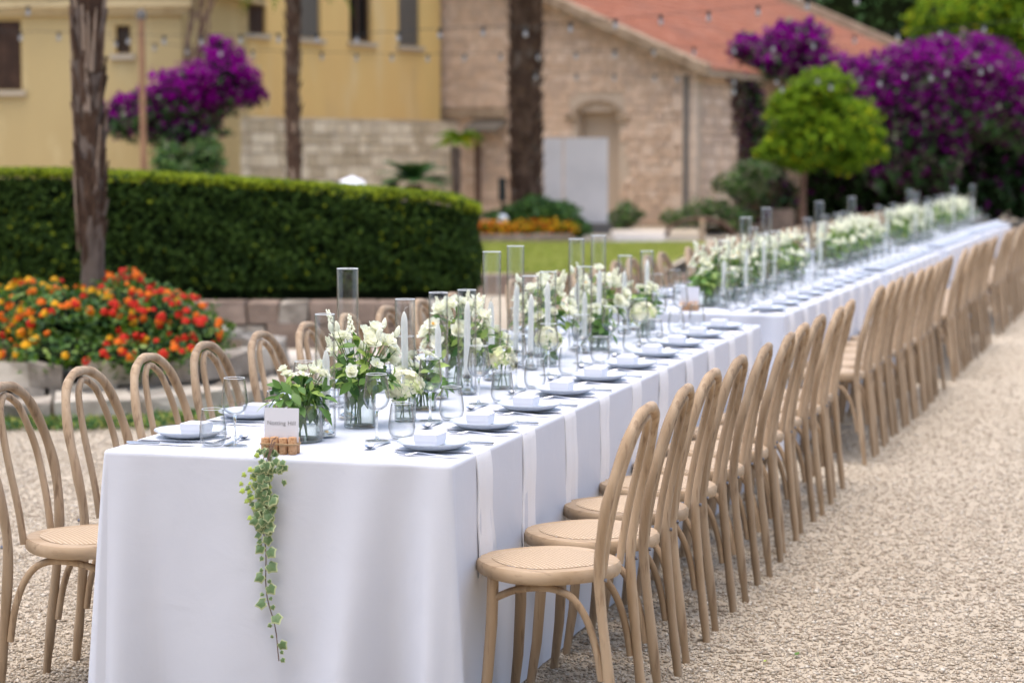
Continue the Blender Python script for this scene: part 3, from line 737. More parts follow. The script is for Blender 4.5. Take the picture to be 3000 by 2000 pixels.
# ------------------------------------------------------------------ palms
def trunk(parent, base, h, rfun, material, seg=18, rings=60, lean=(0,0), name='trunk', rough=.06):
    mb = MB(); v = []; f = []
    for i in range(rings+1):
        z = h*i/rings; r = rfun(z); cx = base.x + lean[0]*z + .012*math.sin(z*2.1); cy_ = base.y + lean[1]*z
        ringl = .025*(1 if i % 2 else -1)
        for k in range(seg):
            a_ = 2*PI*k/seg; rr = r*(1 + ringl + rough*math.sin(a_*3+z*4) * .5 + R.uniform(-rough, rough))
            v.append((cx+rr*math.cos(a_), cy_+rr*math.sin(a_), base.z+z))
    for i in range(rings):
        for k in range(seg): f.append((i*seg+k, i*seg+(k+1) % seg, (i+1)*seg+(k+1) % seg, (i+1)*seg+k))
    mb.add(v, f); return ob(name, mb.mesh(name, material), parent)
def boots(parent, base, z0, z1, rfun, n, mats, lean=(0,0), L=.16, W=.05, out=.03):
    """stubs and torn sheaths of old fronds wrapped round the trunk"""
    mb = MB()
    for _ in range(n):
        z = R.uniform(z0, z1); a_ = R.uniform(0, 2*PI); r = rfun(z); l = L*R.uniform(.6, 1.5); w = W*R.uniform(.6, 1.3); o_ = out*R.uniform(.2, 1.5)
        c = Vector((base.x+lean[0]*z, base.y+lean[1]*z, base.z+z)); dr = Vector((math.cos(a_), math.sin(a_), 0)); tg = Vector((-dr.y, dr.x, 0)); sk = R.uniform(-.12, .12)
        v = []
        for q, (ro, ww) in enumerate(((-.008,1),(o_*.35,.9),(o_,.35))):
            p = c + dr*(r+ro) + Vector((0,0,l*q/2)) + tg*(sk*l*q/2)
            v += [p - tg*w*ww/2, p + dr*.012, p + tg*w*ww/2]
        mb.add(v, [(0,1,4,3),(1,2,5,4),(3,4,7,6),(4,5,8,7),(2,1,0),(6,7,8)], R.choices(range(len(mats)), [3,2,1][:len(mats)])[0])
    o = ob('frond_stubs', mb.mesh('frond_stubs', mats), parent); o['kind'] = 'stuff'; return o
def fronds(parent, top, n, L, material, droop=.9, name='crown', ucount=26):
    mb = MB()
    for k in range(n):
        a_ = 2*PI*k/n + R.uniform(-.2, .2); el = R.uniform(.2, 1.2); dr = Vector((math.cos(a_), math.sin(a_), 0)); tg = Vector((-dr.y, dr.x, 0))
        pts = []
        for i in range(9):
            q = i/8; pts.append(top + dr*(L*q*math.cos(el*(1-q*.3))) + Vector((0,0,L*(math.sin(el)*q - droop*q*q*.8))))
        mb.tube(pts, [.014*(1-.8*i/8) for i in range(9)], 4)
        for i in range(1, 9):
            for s in range(3):
                q = (i-1+s/3)/8; p = pts[i-1].lerp(pts[i], s/3); ll = L*.34*math.sin(PI*min(1, q*.85+.15)); t_ = (pts[i]-pts[i-1]).normalized()
                for sg in (-1, 1):
                    e = p + tg*sg*ll*.8 + t_*ll*.5 + Vector((0,0,-ll*.12)); m_ = p.lerp(e, .5) + Vector((0,0,.02)); wd = t_*L*.016
                    mb.add([p-wd, p+wd, m_+wd*1.2, e, m_-wd*1.2], [(0,1,2,4),(4,2,3)])
    return ob(name, mb.mesh(name, material, False), parent)

# near palm in the flower bed
pd = 14.2; pbase = bg(ux(267,pd), pd, .27)
pt = thing('palm_tree', 'slim palm trunk with peeling bark rising out of the red flower bed', 'palm tree', (0,0,0))
def r1(z): return .076 + .014*min(1, max(0, (z-.7)/1.0))
trunk(pt, pbase, 4.9, r1, M['bark_m'], 18, 90, (.004, 0), rough=.06)
boots(pt, pbase, .55, 3.6, r1, 360, [M['bark'], M['bark'], M['bark_m']], (.004,0), .20, .06, .028)
boots(pt, pbase, .6, 3.2, lambda z: r1(z)+.014, 44, [M['bark_l'], M['bark_l']], (.004,0), .50, .032, .010)
fronds(pt, pbase + Vector((.02,0,4.9)), 22, 1.7, M['leaf'], 1.0)
# thick palm in front of the gable
bd = 34.2; bb = bg(ux(1540,bd), bd, LZ)
pt = thing('palm_tree', 'thick dark palm trunk standing before the stone gable, shrubs round its foot', 'palm tree', (0,0,0))
def r2(z): return .255 + .08*max(0, 1-z/.7)
tl = ((ux(1549,bd)-ux(1540,bd))/3.4*0, 0)
trunk(pt, bb, 5.6, r2, M['bark'], 22, 110, tl, rough=.07)
boots(pt, bb, .2, 5.4, r2, 420, [M['bark'], M['bark'], M['bark_m']], tl, .16, .11, .05)
fronds(pt, bb + Vector((0,0,5.6)), 28, 3.0, M['leaf_d'], 1.0)
# thin palm behind the hedge
cdp = 30.5; cb = bg(ux(862,cdp), cdp, LZ)
pt = thing('palm_tree', 'thin brown palm trunk before the yellow house wall, behind the hedge', 'palm tree', (0,0,0))
def r3(z): return .105
ln = RGT*.002
trunk(pt, cb, 4.2, r3, M['bark'], 14, 80, (ln.x, ln.y), rough=.08)
boots(pt, cb, .2, 3.6, r3, 120, [M['bark'], M['bark_m'], M['bark_l']], (ln.x, ln.y), .12, .06, .03)
fronds(pt, cb + Vector((0,0,4.2)), 18, .9, M['lime_b'], 1.5)
# sago palm and young palm
sg_d = 33; t = thing('sago_palm', 'low feathery sago palm in front of the stone plinth', 'palm', (0,0,0))
sb = bg(ux(1212,sg_d), sg_d, LZ); trunk(t, sb, zy(540,sg_d)-LZ, lambda z: .13, M['bark'], 12, 20); fronds(t, sb + Vector((0,0,zy(532,sg_d)-LZ)), 22, .66, M['leaf_d'], .55)
yd = 36; t = thing('young_palm', 'small bright green and yellow palm at the corner of the yellow house', 'palm', (0,0,0))
yb_ = bg(ux(1335,yd), yd, LZ); trunk(t, yb_, zy(430,yd)-LZ, lambda z: .06+.03*z/1.5, M['bark_m'], 10, 20)
fronds(t, at(1345,415,yd), 15, .50, M['lime_a'], .75)
fronds(t, at(1350,408,yd), 6, .40, M['lime_c'], .9, 'dry_fronds')

# ------------------------------------------------------------------ shrubs, climbers, trees
def plant(name, label, cat, blobs, n, size, mats, pick, core=None, shell=.4, group=None, cf=.72, leafname='foliage', aspect=.6):
    t = thing(name, label, cat, (0,0,0), 0, group)
    if core: core_mesh('shade_core', blobs, core, t, cf)
    P, N = blob_points(ruffle(blobs, RUF.get(name, 0)), n, shell); P[:, 2] = np.maximum(P[:, 2], .02)
    mi = pick(P, N)
    o = leaf_cloud(leafname, P, N, size, mats, mi, t, 'stuff', .75, aspect); return t
RUF = {'bougainvillea': 70, 'round_tree': 46, 'leafy_tree': 40, 'leafy_shrub': 12, 'low_shrub': 12, 'wall_shrub': 8, 'dark_trees': 30}
def stems(t, pts_list, r, material=None):
    for pts in pts_list:
        mb = MB(); mb.tube(pts, [r*(1-.5*i/(len(pts)-1)) for i in range(len(pts))], 8); ob('trunk', mb.mesh('trunk', material or M['bark_m']), t)
BR = [M['br_a'], M['br_b'], M['br_c'], M['leaf_d'], M['olive']]
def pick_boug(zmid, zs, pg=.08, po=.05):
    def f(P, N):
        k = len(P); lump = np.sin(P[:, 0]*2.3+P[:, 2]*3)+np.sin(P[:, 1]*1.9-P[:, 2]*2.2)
        q = (P[:, 2]-zmid)/zs + N[:, 2]*.7 + lump*.2 + NR.normal(0, .35, k)  # height and upward normal pick the bract: lit tops, shaded undersides painted in
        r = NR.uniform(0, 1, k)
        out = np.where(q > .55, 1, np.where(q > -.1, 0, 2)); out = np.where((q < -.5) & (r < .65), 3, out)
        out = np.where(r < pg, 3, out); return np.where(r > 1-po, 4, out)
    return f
d = 31.6
bl = [pxblob(420,340,d,105,75,.7), pxblob(540,285,d,125,95,.8), pxblob(650,240,d,100,95,.75), pxblob(640,150,d,42,45,.35), pxblob(735,270,d,42,45,.4), pxblob(520,385,d,140,50,.6), pxblob(350,350,d,45,60,.5)]
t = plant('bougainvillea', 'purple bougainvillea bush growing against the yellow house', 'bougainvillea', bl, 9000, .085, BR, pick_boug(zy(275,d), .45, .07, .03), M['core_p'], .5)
stems(t, [[bg(ux(520,d), d, LZ), at(530,430,d), at(540,330,d)], [bg(ux(560,d), d, LZ), at(600,420,d), at(650,260,d)]], .05)
d = 31
bl = [pxblob(500,470,d,60,60,.5), pxblob(600,465,d,60,65,.5), pxblob(560,520,d,110,50,.5)]
plant('leafy_shrub', 'green shrub below the purple bougainvillea, behind the hedge', 'shrub', bl, 2600, .10, [M['leaf'], M['leaf_d'], M['olive']], lambda P, N: NR.choice(3, len(P), p=[.5,.35,.15]), M['core'], .6, aspect=.35)
# wandering bare vine on the house corner
t = thing('bare_vine', 'bare brown vine stems climbing the corner between the yellow walls', 'vine', (0,0,0))
for k in range(9):
    pts = []; x = 560 + R.uniform(-25, 25); y = 190
    for i in range(7): pts.append(at(x, y, 32.6)); x += R.uniform(-8, 22); y -= 35
    mb = MB(); mb.tube(pts, .018, 5); ob('stem', mb.mesh('stem', M['brownw']), t)

# big climber over the barn side
d = 42.5
bl = [pxblob(2190,150,d,55,45,.8), pxblob(2300,130,d,70,60,.9), pxblob(2370,120,d,55,55,.8), pxblob(2250,190,d,90,50,.9), pxblob(2390,200,d,80,60,.9), pxblob(2175,290,d,50,75,.8), pxblob(2200,370,d,50,60,.8), pxblob(2290,100,d,22,40,.4)]
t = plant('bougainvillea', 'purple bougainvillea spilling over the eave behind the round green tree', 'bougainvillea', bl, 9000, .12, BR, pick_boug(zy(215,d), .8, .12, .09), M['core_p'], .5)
stems(t, [[bg(ux(2230,d), d, 0), at(2225,500,d), at(2220,300,d)]], .06)
d = 44
bl = [pxblob(2480,220,d,80,60,1.0), pxblob(2590,215,d,90,65,1.2), pxblob(2700,190,d,110,70,1.4), pxblob(2830,200,d,120,85,1.5), pxblob(2930,240,d,90,90,1.4), pxblob(2600,350,d,90,110,.9), pxblob(2720,330,d,110,110,1.1), pxblob(2850,330,d,120,100,1.2), pxblob(2660,460,d,60,110,.6), pxblob(2740,470,d,45,110,.5), pxblob(2560,440,d,50,90,.6), pxblob(2980,340,d,70,100,1.2),
      pxblob(2540,300,43.2,70,70,.4), pxblob(2640,300,43.2,75,80,.4), pxblob(2740,290,43.2,75,80,.4), pxblob(2840,290,43.2,80,80,.4), pxblob(2940,290,43.2,80,80,.4), pxblob(3040,290,43.2,80,90,.4), pxblob(2700,400,43.3,45,120,.35), pxblob(2620,420,43.3,40,110,.35), pxblob(2500,330,43.4,55,110,.4), pxblob(2560,480,43.5,45,80,.35), pxblob(2790,420,43.4,50,120,.35), pxblob(2470,250,43,50,60,.4), pxblob(2640,160,44,40,30,.5), pxblob(2760,130,44,45,30,.5), pxblob(2880,135,44,40,35,.5)]
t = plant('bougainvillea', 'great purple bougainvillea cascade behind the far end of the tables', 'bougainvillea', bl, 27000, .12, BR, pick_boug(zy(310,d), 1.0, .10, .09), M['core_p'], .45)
stems(t, [[bg(ux(2600,47), 47, 0), at(2620,500,47), at(2650,300,46)], [bg(ux(2850,47), 47, 0), at(2860,500,47), at(2850,300,46)]], .08)
t = plant('dry_vine_shadow', 'brown dry climber, also put in as shadow under the barn eave', 'climber', [pxblob(2120,215,41.2,55,35,.25), pxblob(2150,300,41.6,35,90,.25), pxblob(2165,420,42,28,90,.25)], 2600, .09, [M['brownw'], M['olive'], M['br_c']], lambda P, N: NR.choice(3, len(P), p=[.6,.2,.2]), None, .9)  # dry climber whose brown also stands in for the eave shadow
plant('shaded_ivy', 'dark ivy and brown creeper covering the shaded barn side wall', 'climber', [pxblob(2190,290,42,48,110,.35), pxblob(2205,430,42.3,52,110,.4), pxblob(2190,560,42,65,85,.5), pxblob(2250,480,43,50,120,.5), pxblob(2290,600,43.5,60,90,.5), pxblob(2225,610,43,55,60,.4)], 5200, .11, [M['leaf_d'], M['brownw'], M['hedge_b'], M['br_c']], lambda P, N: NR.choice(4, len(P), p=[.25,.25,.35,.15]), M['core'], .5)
# deep dark greenery under and behind it; the near-black core paints in its shade
d = 46
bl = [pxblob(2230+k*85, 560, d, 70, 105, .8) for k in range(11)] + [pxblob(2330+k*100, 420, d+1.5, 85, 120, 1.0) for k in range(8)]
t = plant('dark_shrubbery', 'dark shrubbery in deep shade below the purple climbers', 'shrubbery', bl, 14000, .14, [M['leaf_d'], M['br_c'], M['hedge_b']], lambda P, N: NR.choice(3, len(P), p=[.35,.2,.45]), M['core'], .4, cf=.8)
# added roof on posts, unseen, to keep the space under the climber dark
t = thing('shade_roof', 'added timber roof on posts, hidden in leaves, darkening the space below', 'shade_roof', (0,0,0))
for x in (2470, 2640, 2900, 3150):
    mb = MB(); mb.tube([bg(ux(x,48.6),48.6,0), bg(ux(x,48.6),48.6,2.75)], .07, 8); ob('post', mb.mesh('post', M['brownw']), t)
mb = MB()
mb.add([bg(ux(2470,44.2),44.2,2.8), bg(ux(3250,44.2),44.2,2.8), bg(ux(3250,49.5),49.5,2.8), bg(ux(2300,49.5),49.5,2.8), bg(ux(2470,44.2),44.2,2.9), bg(ux(3250,44.2),44.2,2.9), bg(ux(3250,49.5),49.5,2.9), bg(ux(2300,49.5),49.5,2.9)], [(0,3,2,1),(4,5,6,7),(0,1,5,4),(1,2,6,5),(2,3,7,6),(3,0,4,7)])
ob('roof_boards', mb.mesh('roof_boards', M['brownw'], False), t)
# round lime tree
d = 37.5
bl = [pxblob(2400,270,d,100,70,.65), pxblob(2330,350,d,90,75,.65), pxblob(2470,360,d,105,85,.7), pxblob(2400,420,d,150,70,.8), pxblob(2290,440,d,75,45,.5), pxblob(2520,440,d,70,55,.5), pxblob(2430,220,d,35,30,.3), pxblob(2300,290,d,40,35,.35), pxblob(2560,400,d,38,40,.35), pxblob(2240,450,d,38,25,.3), pxblob(2350,480,d,60,28,.4), pxblob(2480,485,d,60,30,.4)]
LM = [M['lime_a'], M['lime_b'], M['lime_c']]
bl = [(c, (r[0]*.95, r[1], r[2]*.92)) for c, r in bl]
t = plant('round_tree', 'small bright green round headed tree before the purple climber', 'tree', bl, 9500, .10, LM, lambda P, N: np.where(NR.uniform(0,1,len(P)) < .07, 2, np.where(N[:, 2] + NR.normal(0,.4,len(P)) > -.15, 0, 1)), M['core'], .55, cf=.6, leafname='crown')  # darker leaves on crown undersides: shade put into the leaf colour
stems(t, [[bg(ux(2350,d), d, 0), at(2352,560,d), at(2360,400,d)]], .075, M['brownw'])
# tree at top right, dark wood behind
d = 52
bl = [pxblob(2760,60,d,100,85,1.0), pxblob(2880,50,d,110,100,1.2), pxblob(2990,90,d,100,110,1.2), pxblob(2800,130,d,100,60,1.0), pxblob(2960,-40,d,130,80,1.2), pxblob(3000,190,d,60,70,.9), pxblob(2690,110,d,35,40,.5)]
t = plant('leafy_tree', 'spreading yellow green tree above the purple climber at the right', 'tree', bl, 9500, .14, LM, lambda P, N: np.where(NR.uniform(0,1,len(P)) < .10, 2, np.where(N[:, 2] + NR.normal(0,.4,len(P)) > -.05, 0, 1)), M['core'], .55, cf=.6, leafname='crown')  # leaf colour darkens where the crown faces down, painting in its shade
stems(t, [[bg(ux(2900,d), d, 0), at(2900,300,d), at(2890,100,d)]], .16)
d = 78
bl = [pxblob(2450+k*120, -20 + 25*math.sin(k*2), d, 125, 130, 3) for k in range(8)] + [pxblob(2600+k*110, 120, d+2, 110, 110, 3) for k in range(5)]
t = plant('dark_trees', 'dark distant trees rising behind the tiled roof', 'trees', bl, 6000, .3, [M['hedge_b'], M['leaf_d']], lambda P, N: NR.choice(2, len(P)), M['core'], .4, cf=.85, leafname='crown')
stems(t, [[bg(ux(2450+k*130,d),d,0), at(2450+k*130,40,d)] for k in range(7)], .3)
# shrubs at the foot of walls
FL = [M['leaf'], M['leaf_d'], M['hedge_a'], M['fl_ye'], M['fl_or'], M['lime_a'], M['olive']]
d = 33.4
plant('low_shrub', 'dark green low shrub round the foot of the thick palm', 'shrub', [pxblob(1500,640,d,70,35,.5), pxblob(1580,615,d,75,40,.5), pxblob(1640,640,d,60,45,.5), pxblob(1690,670,d,40,28,.3)], 3600, .09, FL, lambda P, N: NR.choice(3, len(P), p=[.3,.4,.3]), M['core'], .5)
d = 32.9
plant('flower_border', 'strip of yellow and orange flowers along the far lawn edge', 'flowers', [pxblob(1425,668,d,45,24,.18), pxblob(1480,668,d,45,22,.18), pxblob(1540,668,d,50,24,.18), pxblob(1600,665,d,55,24,.18), pxblob(1660,668,d,35,22,.18)], 2400, .06, FL,
      lambda P, N: NR.choice([3,4,5,2], len(P), p=[.34,.26,.22,.18]), M['core'], .5)
mb = MB()
kb = thing('border_kerb', 'pale pinkish stone edging in front of the yellow flower strip', 'kerb', bg(ux(1500,32.6), 32.6, LZ))
for k in range(5):
    mb = MB(); mb.box((0,0,0), (.29,.14,.15), 0, .012); o = ob('kerb_stone', mb.mesh('kerb_stone', M['stone_b'], False), kb); o.location = bg(ux(1420,32.6)+.3*k, 32.62, LZ+.075) - Vector(kb.location); o.rotation_euler = (0,0,YAW)
d = 39.2
for i, (lst, lab) in enumerate((([(1840,630,40,35),(1800,650,30,25)], 'sparse grey green shrub at the foot of the stone gable'), ([(2000,640,60,30),(2080,620,70,45),(2150,640,60,40)], 'loose olive green shrub at the barn corner behind the brown mound'), ([(2170,540,80,50),(2220,500,60,35)], 'dark leafy bush against the shaded barn side'))):
    plant('wall_shrub', lab, 'shrub', [pxblob(x,y,d,rx,ry,.3) for x,y,rx,ry in lst], 1500, .10, FL, lambda P, N: NR.choice([0,1,6], len(P), p=[.25,.35,.4]), None, .9)

# added trees, unseen behind the viewpoint, to darken the near cloth and gravel
bl = [(bg(-11+4.2*k, -4.5 - 1.5*math.sin(k*1.7), 4.6+.5*math.sin(k*2.3)), (2.6, 1.8, 4.4)) for k in range(7)]
mb = MB()
for k, (c, r) in enumerate(bl):
    v = []; S, T = 10, 6
    for i in range(T+1):
        for q in range(S): a_ = 2*PI*q/S; th_ = PI*i/T; v.append(c + RGT*(r[0]*.85*math.sin(th_)*math.cos(a_)) + FW2*(r[1]*.85*math.sin(th_)*math.sin(a_)) + Vector((0,0,r[2]*.9*math.cos(th_))))
    mb.add(v, [(i*S+q, i*S+(q+1) % S, (i+1)*S+(q+1) % S, (i+1)*S+q) for i in range(T) for q in range(S)])
P, N = blob_points(bl, 9000, .3)
o = leaf_cloud('trees', P, N, .32, [M['leaf'], M['leaf_d'], M['hedge_b']], NR.choice(3, len(P), p=[.4,.4,.2]), None)
tag(o, 'added belt of tall trees, unseen behind the viewpoint, shading the near table', 'trees', kind='stuff')
o2 = ob('shade_tree_cores', mb.mesh('shade_tree_cores', M['core']), o)
# ------------------------------------------------------------------ odd objects in the background
t = thing('pale_panel', 'tall pale grey board leaning before the arched niche on a dark block', 'panel', (0,0,0))
d = 37
for x0, x1, nm in ((1592,1648,'panel_leaf'), (1652,1780,'panel_leaf')):
    mb = MB(); za, zb = zy(652,d), zy(404,d)
    v = [bg(ux(x,d), dd, z) for z in (za, zb) for x, dd in ((x0,d),(x1,d),(x1,d+.05),(x0,d+.05))]
    mb.add(v, [(0,3,2,1),(4,5,6,7),(0,1,5,4),(1,2,6,5),(2,3,7,6),(3,0,4,7)]); ob(nm, mb.mesh(nm, M['panel'], False), t)
mb = MB(); v = [bg(ux(x,d), dd, z) for z in (LZ, zy(654,d)) for x, dd in ((1700,d-.12),(1790,d-.12),(1790,d+.3),(1700,d+.3))]
mb.add(v, [(0,3,2,1),(4,5,6,7),(0,1,5,4),(1,2,6,5),(2,3,7,6),(3,0,4,7)]); ob('base_block', mb.mesh('base_block', M['pgrey'], False), t)
t = thing('lamp_post', 'thin rusty brown post with a dark cap before the yellow wing', 'post', (0,0,0)); d = 29
mb = MB(); mb.tube([bg(ux(425,d),d,.36), bg(ux(424,d),d,zy(62,d))], .045, 10); ob('shaft', mb.mesh('shaft', M['pole']), t)
mb = MB(); mb.lathe([(.0,.0),(.07,.0),(.07,.09),(.03,.13),(0,.13)], 10, bg(ux(424,d),d,zy(62,d))); ob('cap', mb.mesh('cap', M['pgrey']), t)
# white shell behind hedge
d = 27; t = thing('white_dome', 'white rounded dome with dark openings half hidden behind the hedge', 'dome', bg(ux(1033,d), d, LZ))
mb = MB(); hh = zy(515,d)-LZ; mb.lathe([(.05,0),(.05,hh*.62),(.262,hh*.64),(.255,hh*.75),(.215,hh*.86),(.14,hh*.95),(.0,hh)], 24, close=False); ob('shell', mb.mesh('shell', M['white']), t)
for a_ in (-1.15, -1.75):
    mb = MB(); mb.lathe([(0,0),(.04,.0),(.04,.02),(0,.02)], 10); o = ob('opening', mb.mesh('opening', M['black']), t, (math.cos(a_+YAW)*.245, math.sin(a_+YAW)*.245, hh*.76), (PI/2, 0, a_+YAW+PI/2))
t = thing('wall_vent', 'small dark vent opening low in the stone plinth', 'vent', (0,0,0))
for x in (922, 960, 1105):
    mb = MB(); a_ = s_of(x); wbox(mb, YA, YT, YN, a_, a_+.3, .262, .28, zw(x,552), zw(x,532)); ob('opening', mb.mesh('opening', M['dark'], False), t)
t = thing('black_speaker', 'narrow black upright box on a stand beside the thick palm', 'speaker', bg(ux(1472,33), 33, LZ)); d = 33
mb = MB(); mb.box((0,0,zy(555,d)-LZ), (.12,.14,.36), YAW, .003); ob('cabinet', mb.mesh('cabinet', M['black'], False), t)
mb = MB(); mb.tube([(0,0,0),(0,0,zy(590,d)-LZ)], .02, 8); ob('stand', mb.mesh('stand', M['black']), t)
t = thing('white_cushion', 'white rounded cushion lying by the palm shrubs near the hedge end', 'cushion', bg(ux(1436,33), 33, LZ)); d = 33
mb = MB()
v = []; f = []
for i in range(9):
    for k in range(16):
        a_, b_ = PI*i/8, 2*PI*k/16; v.append((.10*math.sin(a_)*math.cos(b_), .08*math.sin(a_)*math.sin(b_), .40+.10*math.cos(a_)))
for i in range(8):
    for k in range(16): f.append((i*16+k, i*16+(k+1) % 16, (i+1)*16+(k+1) % 16, (i+1)*16+k))
mb.add(v, f); o = ob('cover', mb.mesh('cover', M['white']), t); o.rotation_euler = (0, .5, YAW)
mb = MB(); mb.box((0,0,.15), (.12,.12,.30), YAW, .01); ob('foot', mb.mesh('foot', M['pgrey'], False), t)
# arched brown wooden thing
d = 35.5; t = thing('wooden_arch', 'low dark brown arched timber at the far lawn edge', 'timber arch', bg(ux(2050,d), d, LZ))
for k, (r0, m_) in enumerate(((1.0,'brownw'),(.93,'brownw'))):
    mb = MB(); pts = []
    for i in range(13):
        a_ = PI*i/12; pts.append(RGT*(-.56*r0*math.cos(a_)) + Vector((0,0,.29*r0*math.sin(a_)+.02)) + FW2*(.0+.35*k))
    mb.tube(pts, .035, 6); ob('arch_rib', mb.mesh('arch_rib', M[m_]), t)
for i in range(12):
    a_ = PI*(i+.5)/12; mb = MB(); p = RGT*(-.53*math.cos(a_)) + Vector((0,0,.27*math.sin(a_)+.02))
    v = []
    for dd in (0.02, .36):
        for r_ in (.97, 1.03):
            for aa in (a_-.11, a_+.11): v.append(RGT*(-.54*r_*math.cos(aa)) + Vector((0,0,.275*r_*math.sin(aa)+.02)) + FW2*dd)
    mb.add(v, [(0,1,3,2),(4,6,7,5),(0,4,5,1),(2,3,7,6),(0,2,6,4),(1,5,7,3)]); ob('plank', mb.mesh('plank', M['brownw'], False), t)
d = 33.5; t = thing('wooden_stake', 'pale upright wooden stake in front of the brown arch', 'stake', bg(ux(2056,d), d, LZ))
mb = MB(); mb.tube([(0,0,0),(0,0,zy(648,d)-LZ)], .045, 8); ob('shaft', mb.mesh('shaft', M['wood']), t)
mb = MB(); mb.lathe([(.05,0),(.052,.03),(.0,.045)], 8, (0,0,zy(648,d)-LZ)); ob('cap', mb.mesh('cap', M['twine']), t)
for x0, x1, y0, y1, d, lab in ((2236,2322,612,665,43,'brown crate standing in the shade below the round tree'), (2195,2235,655,690,42,'small brown box left of the crate in the shade')):
    t = thing('wooden_crate', lab, 'crate', bg(ux((x0+x1)/2,d), d, 0))
    w = (x1-x0)/FPX*d; z0_, z1_ = 0, zy(y0,d)
    for k in range(4):
        mb = MB(); h = (z1_-z0_)/4; mb.box((0,0,h*(k+.5)), (w,.5,h-.012), YAW, .003); ob('board', mb.mesh('board', M['stone_b'], False), t)

# ------------------------------------------------------------------ festoon lights
def festoon(label, pts, d0, d1):
    t = thing('string_lights', label, 'string lights', (0,0,0), 0, 'strings of festoon bulbs over the courtyard')
    W_ = []
    x0, x1 = pts[0][0], pts[-1][0]
    for x, y in pts: W_.append(at(x, y, d0 + (d1-d0)*(x-x0)/(x1-x0)))
    e0 = W_[0]*2 - W_[1] + Vector((0,0,.03)); e1 = W_[-1]*2 - W_[-2] + Vector((0,0,.03))
    mb = MB(); allp = [e0] + W_ + [e1]; path = []
    for a_, b_ in zip(allp, allp[1:]): path += [a_, a_.lerp(b_, .5) + Vector((0,0,.012))]
    mb.tube([p + Vector((0,0,.055)) for p in path + [e1]], .0035, 5); ob('cable', mb.mesh('cable', M['cable']), t)
    for p in W_:
        b_ = ob('bulb', BULB, t, p); ob('bulb_cap', CAP, b_)
mb = MB(); mb.lathe([(.012,.022),(.016,.01),(.025,-.012),(.027,-.026),(.022,-.044),(.010,-.053),(0,-.055)], 12); BULB = mb.mesh('bulb', M['bulb_w'])
mb = MB(); mb.lathe([(0,.062),(.02,.06),(.022,.02),(.02,.014),(0,.014)], 10); CAP = mb.mesh('bulb_cap', M['cable'])
festoon('upper bulb string crossing the barn roof and yellow house', [(-60,105),(60,108),(172,108),(275,112),(376,118),(481,119),(590,120),(705,116),(816,113),(930,114),(1046,115),(1167,108),(1288,100),(1415,94),(1540,96),(1671,82),(1803,72),(1936,60),(2076,49),(2221,33),(2365,17),(2510,0)], 27, 22.5)
festoon('middle bulb string passing below the house windows', [(340,128),(453,140),(548,150),(645,156),(740,160),(858,165),(943,166),(1045,169),(1148,170),(1253,171),(1361,170),(1467,168),(1577,166),(1688,163),(1801,159),(1915,154),(2033,152),(2150,147),(2265,141),(2383,133),(2504,117),(2630,106),(2755,96),(2883,84),(3010,72)], 31, 28)
festoon('lower bulb string in front of the arched niche and purple climber', [(1570,224),(1688,227),(1800,229),(1918,230),(1985,232),(2150,240),(2275,240),(2396,236),(2519,230),(2650,222),(2774,211),(2901,198),(3030,184)], 33, 31)
festoon('lowest short bulb string before the round tree and purple cascade', [(2150,266),(2291,260),(2434,254),(2578,243),(2728,226),(2874,208),(3020,190)], 29, 27)
festoon('high bulb string at the upper left corner', [(-80,60),(82,34),(245,8)], 24, 24)

# ================================================================== CHAIRS
def spline(ctrl, n=8):
    """Catmull-Rom through control points"""
    P = [Vector(c) for c in ctrl]; P = [P[0]*2-P[1]] + P + [P[-1]*2-P[-2]]; out = []
    for i in range(1, len(P)-2):
        for k in range(n):
            t = k/n; a, b, c, d = P[i-1], P[i], P[i+1], P[i+2]
            out.append(.5*((2*b) + (c-a)*t + (2*a-5*b+4*c-d)*t*t + (3*b-a-3*c+d)*t**3))
    out.append(P[-2]); return out
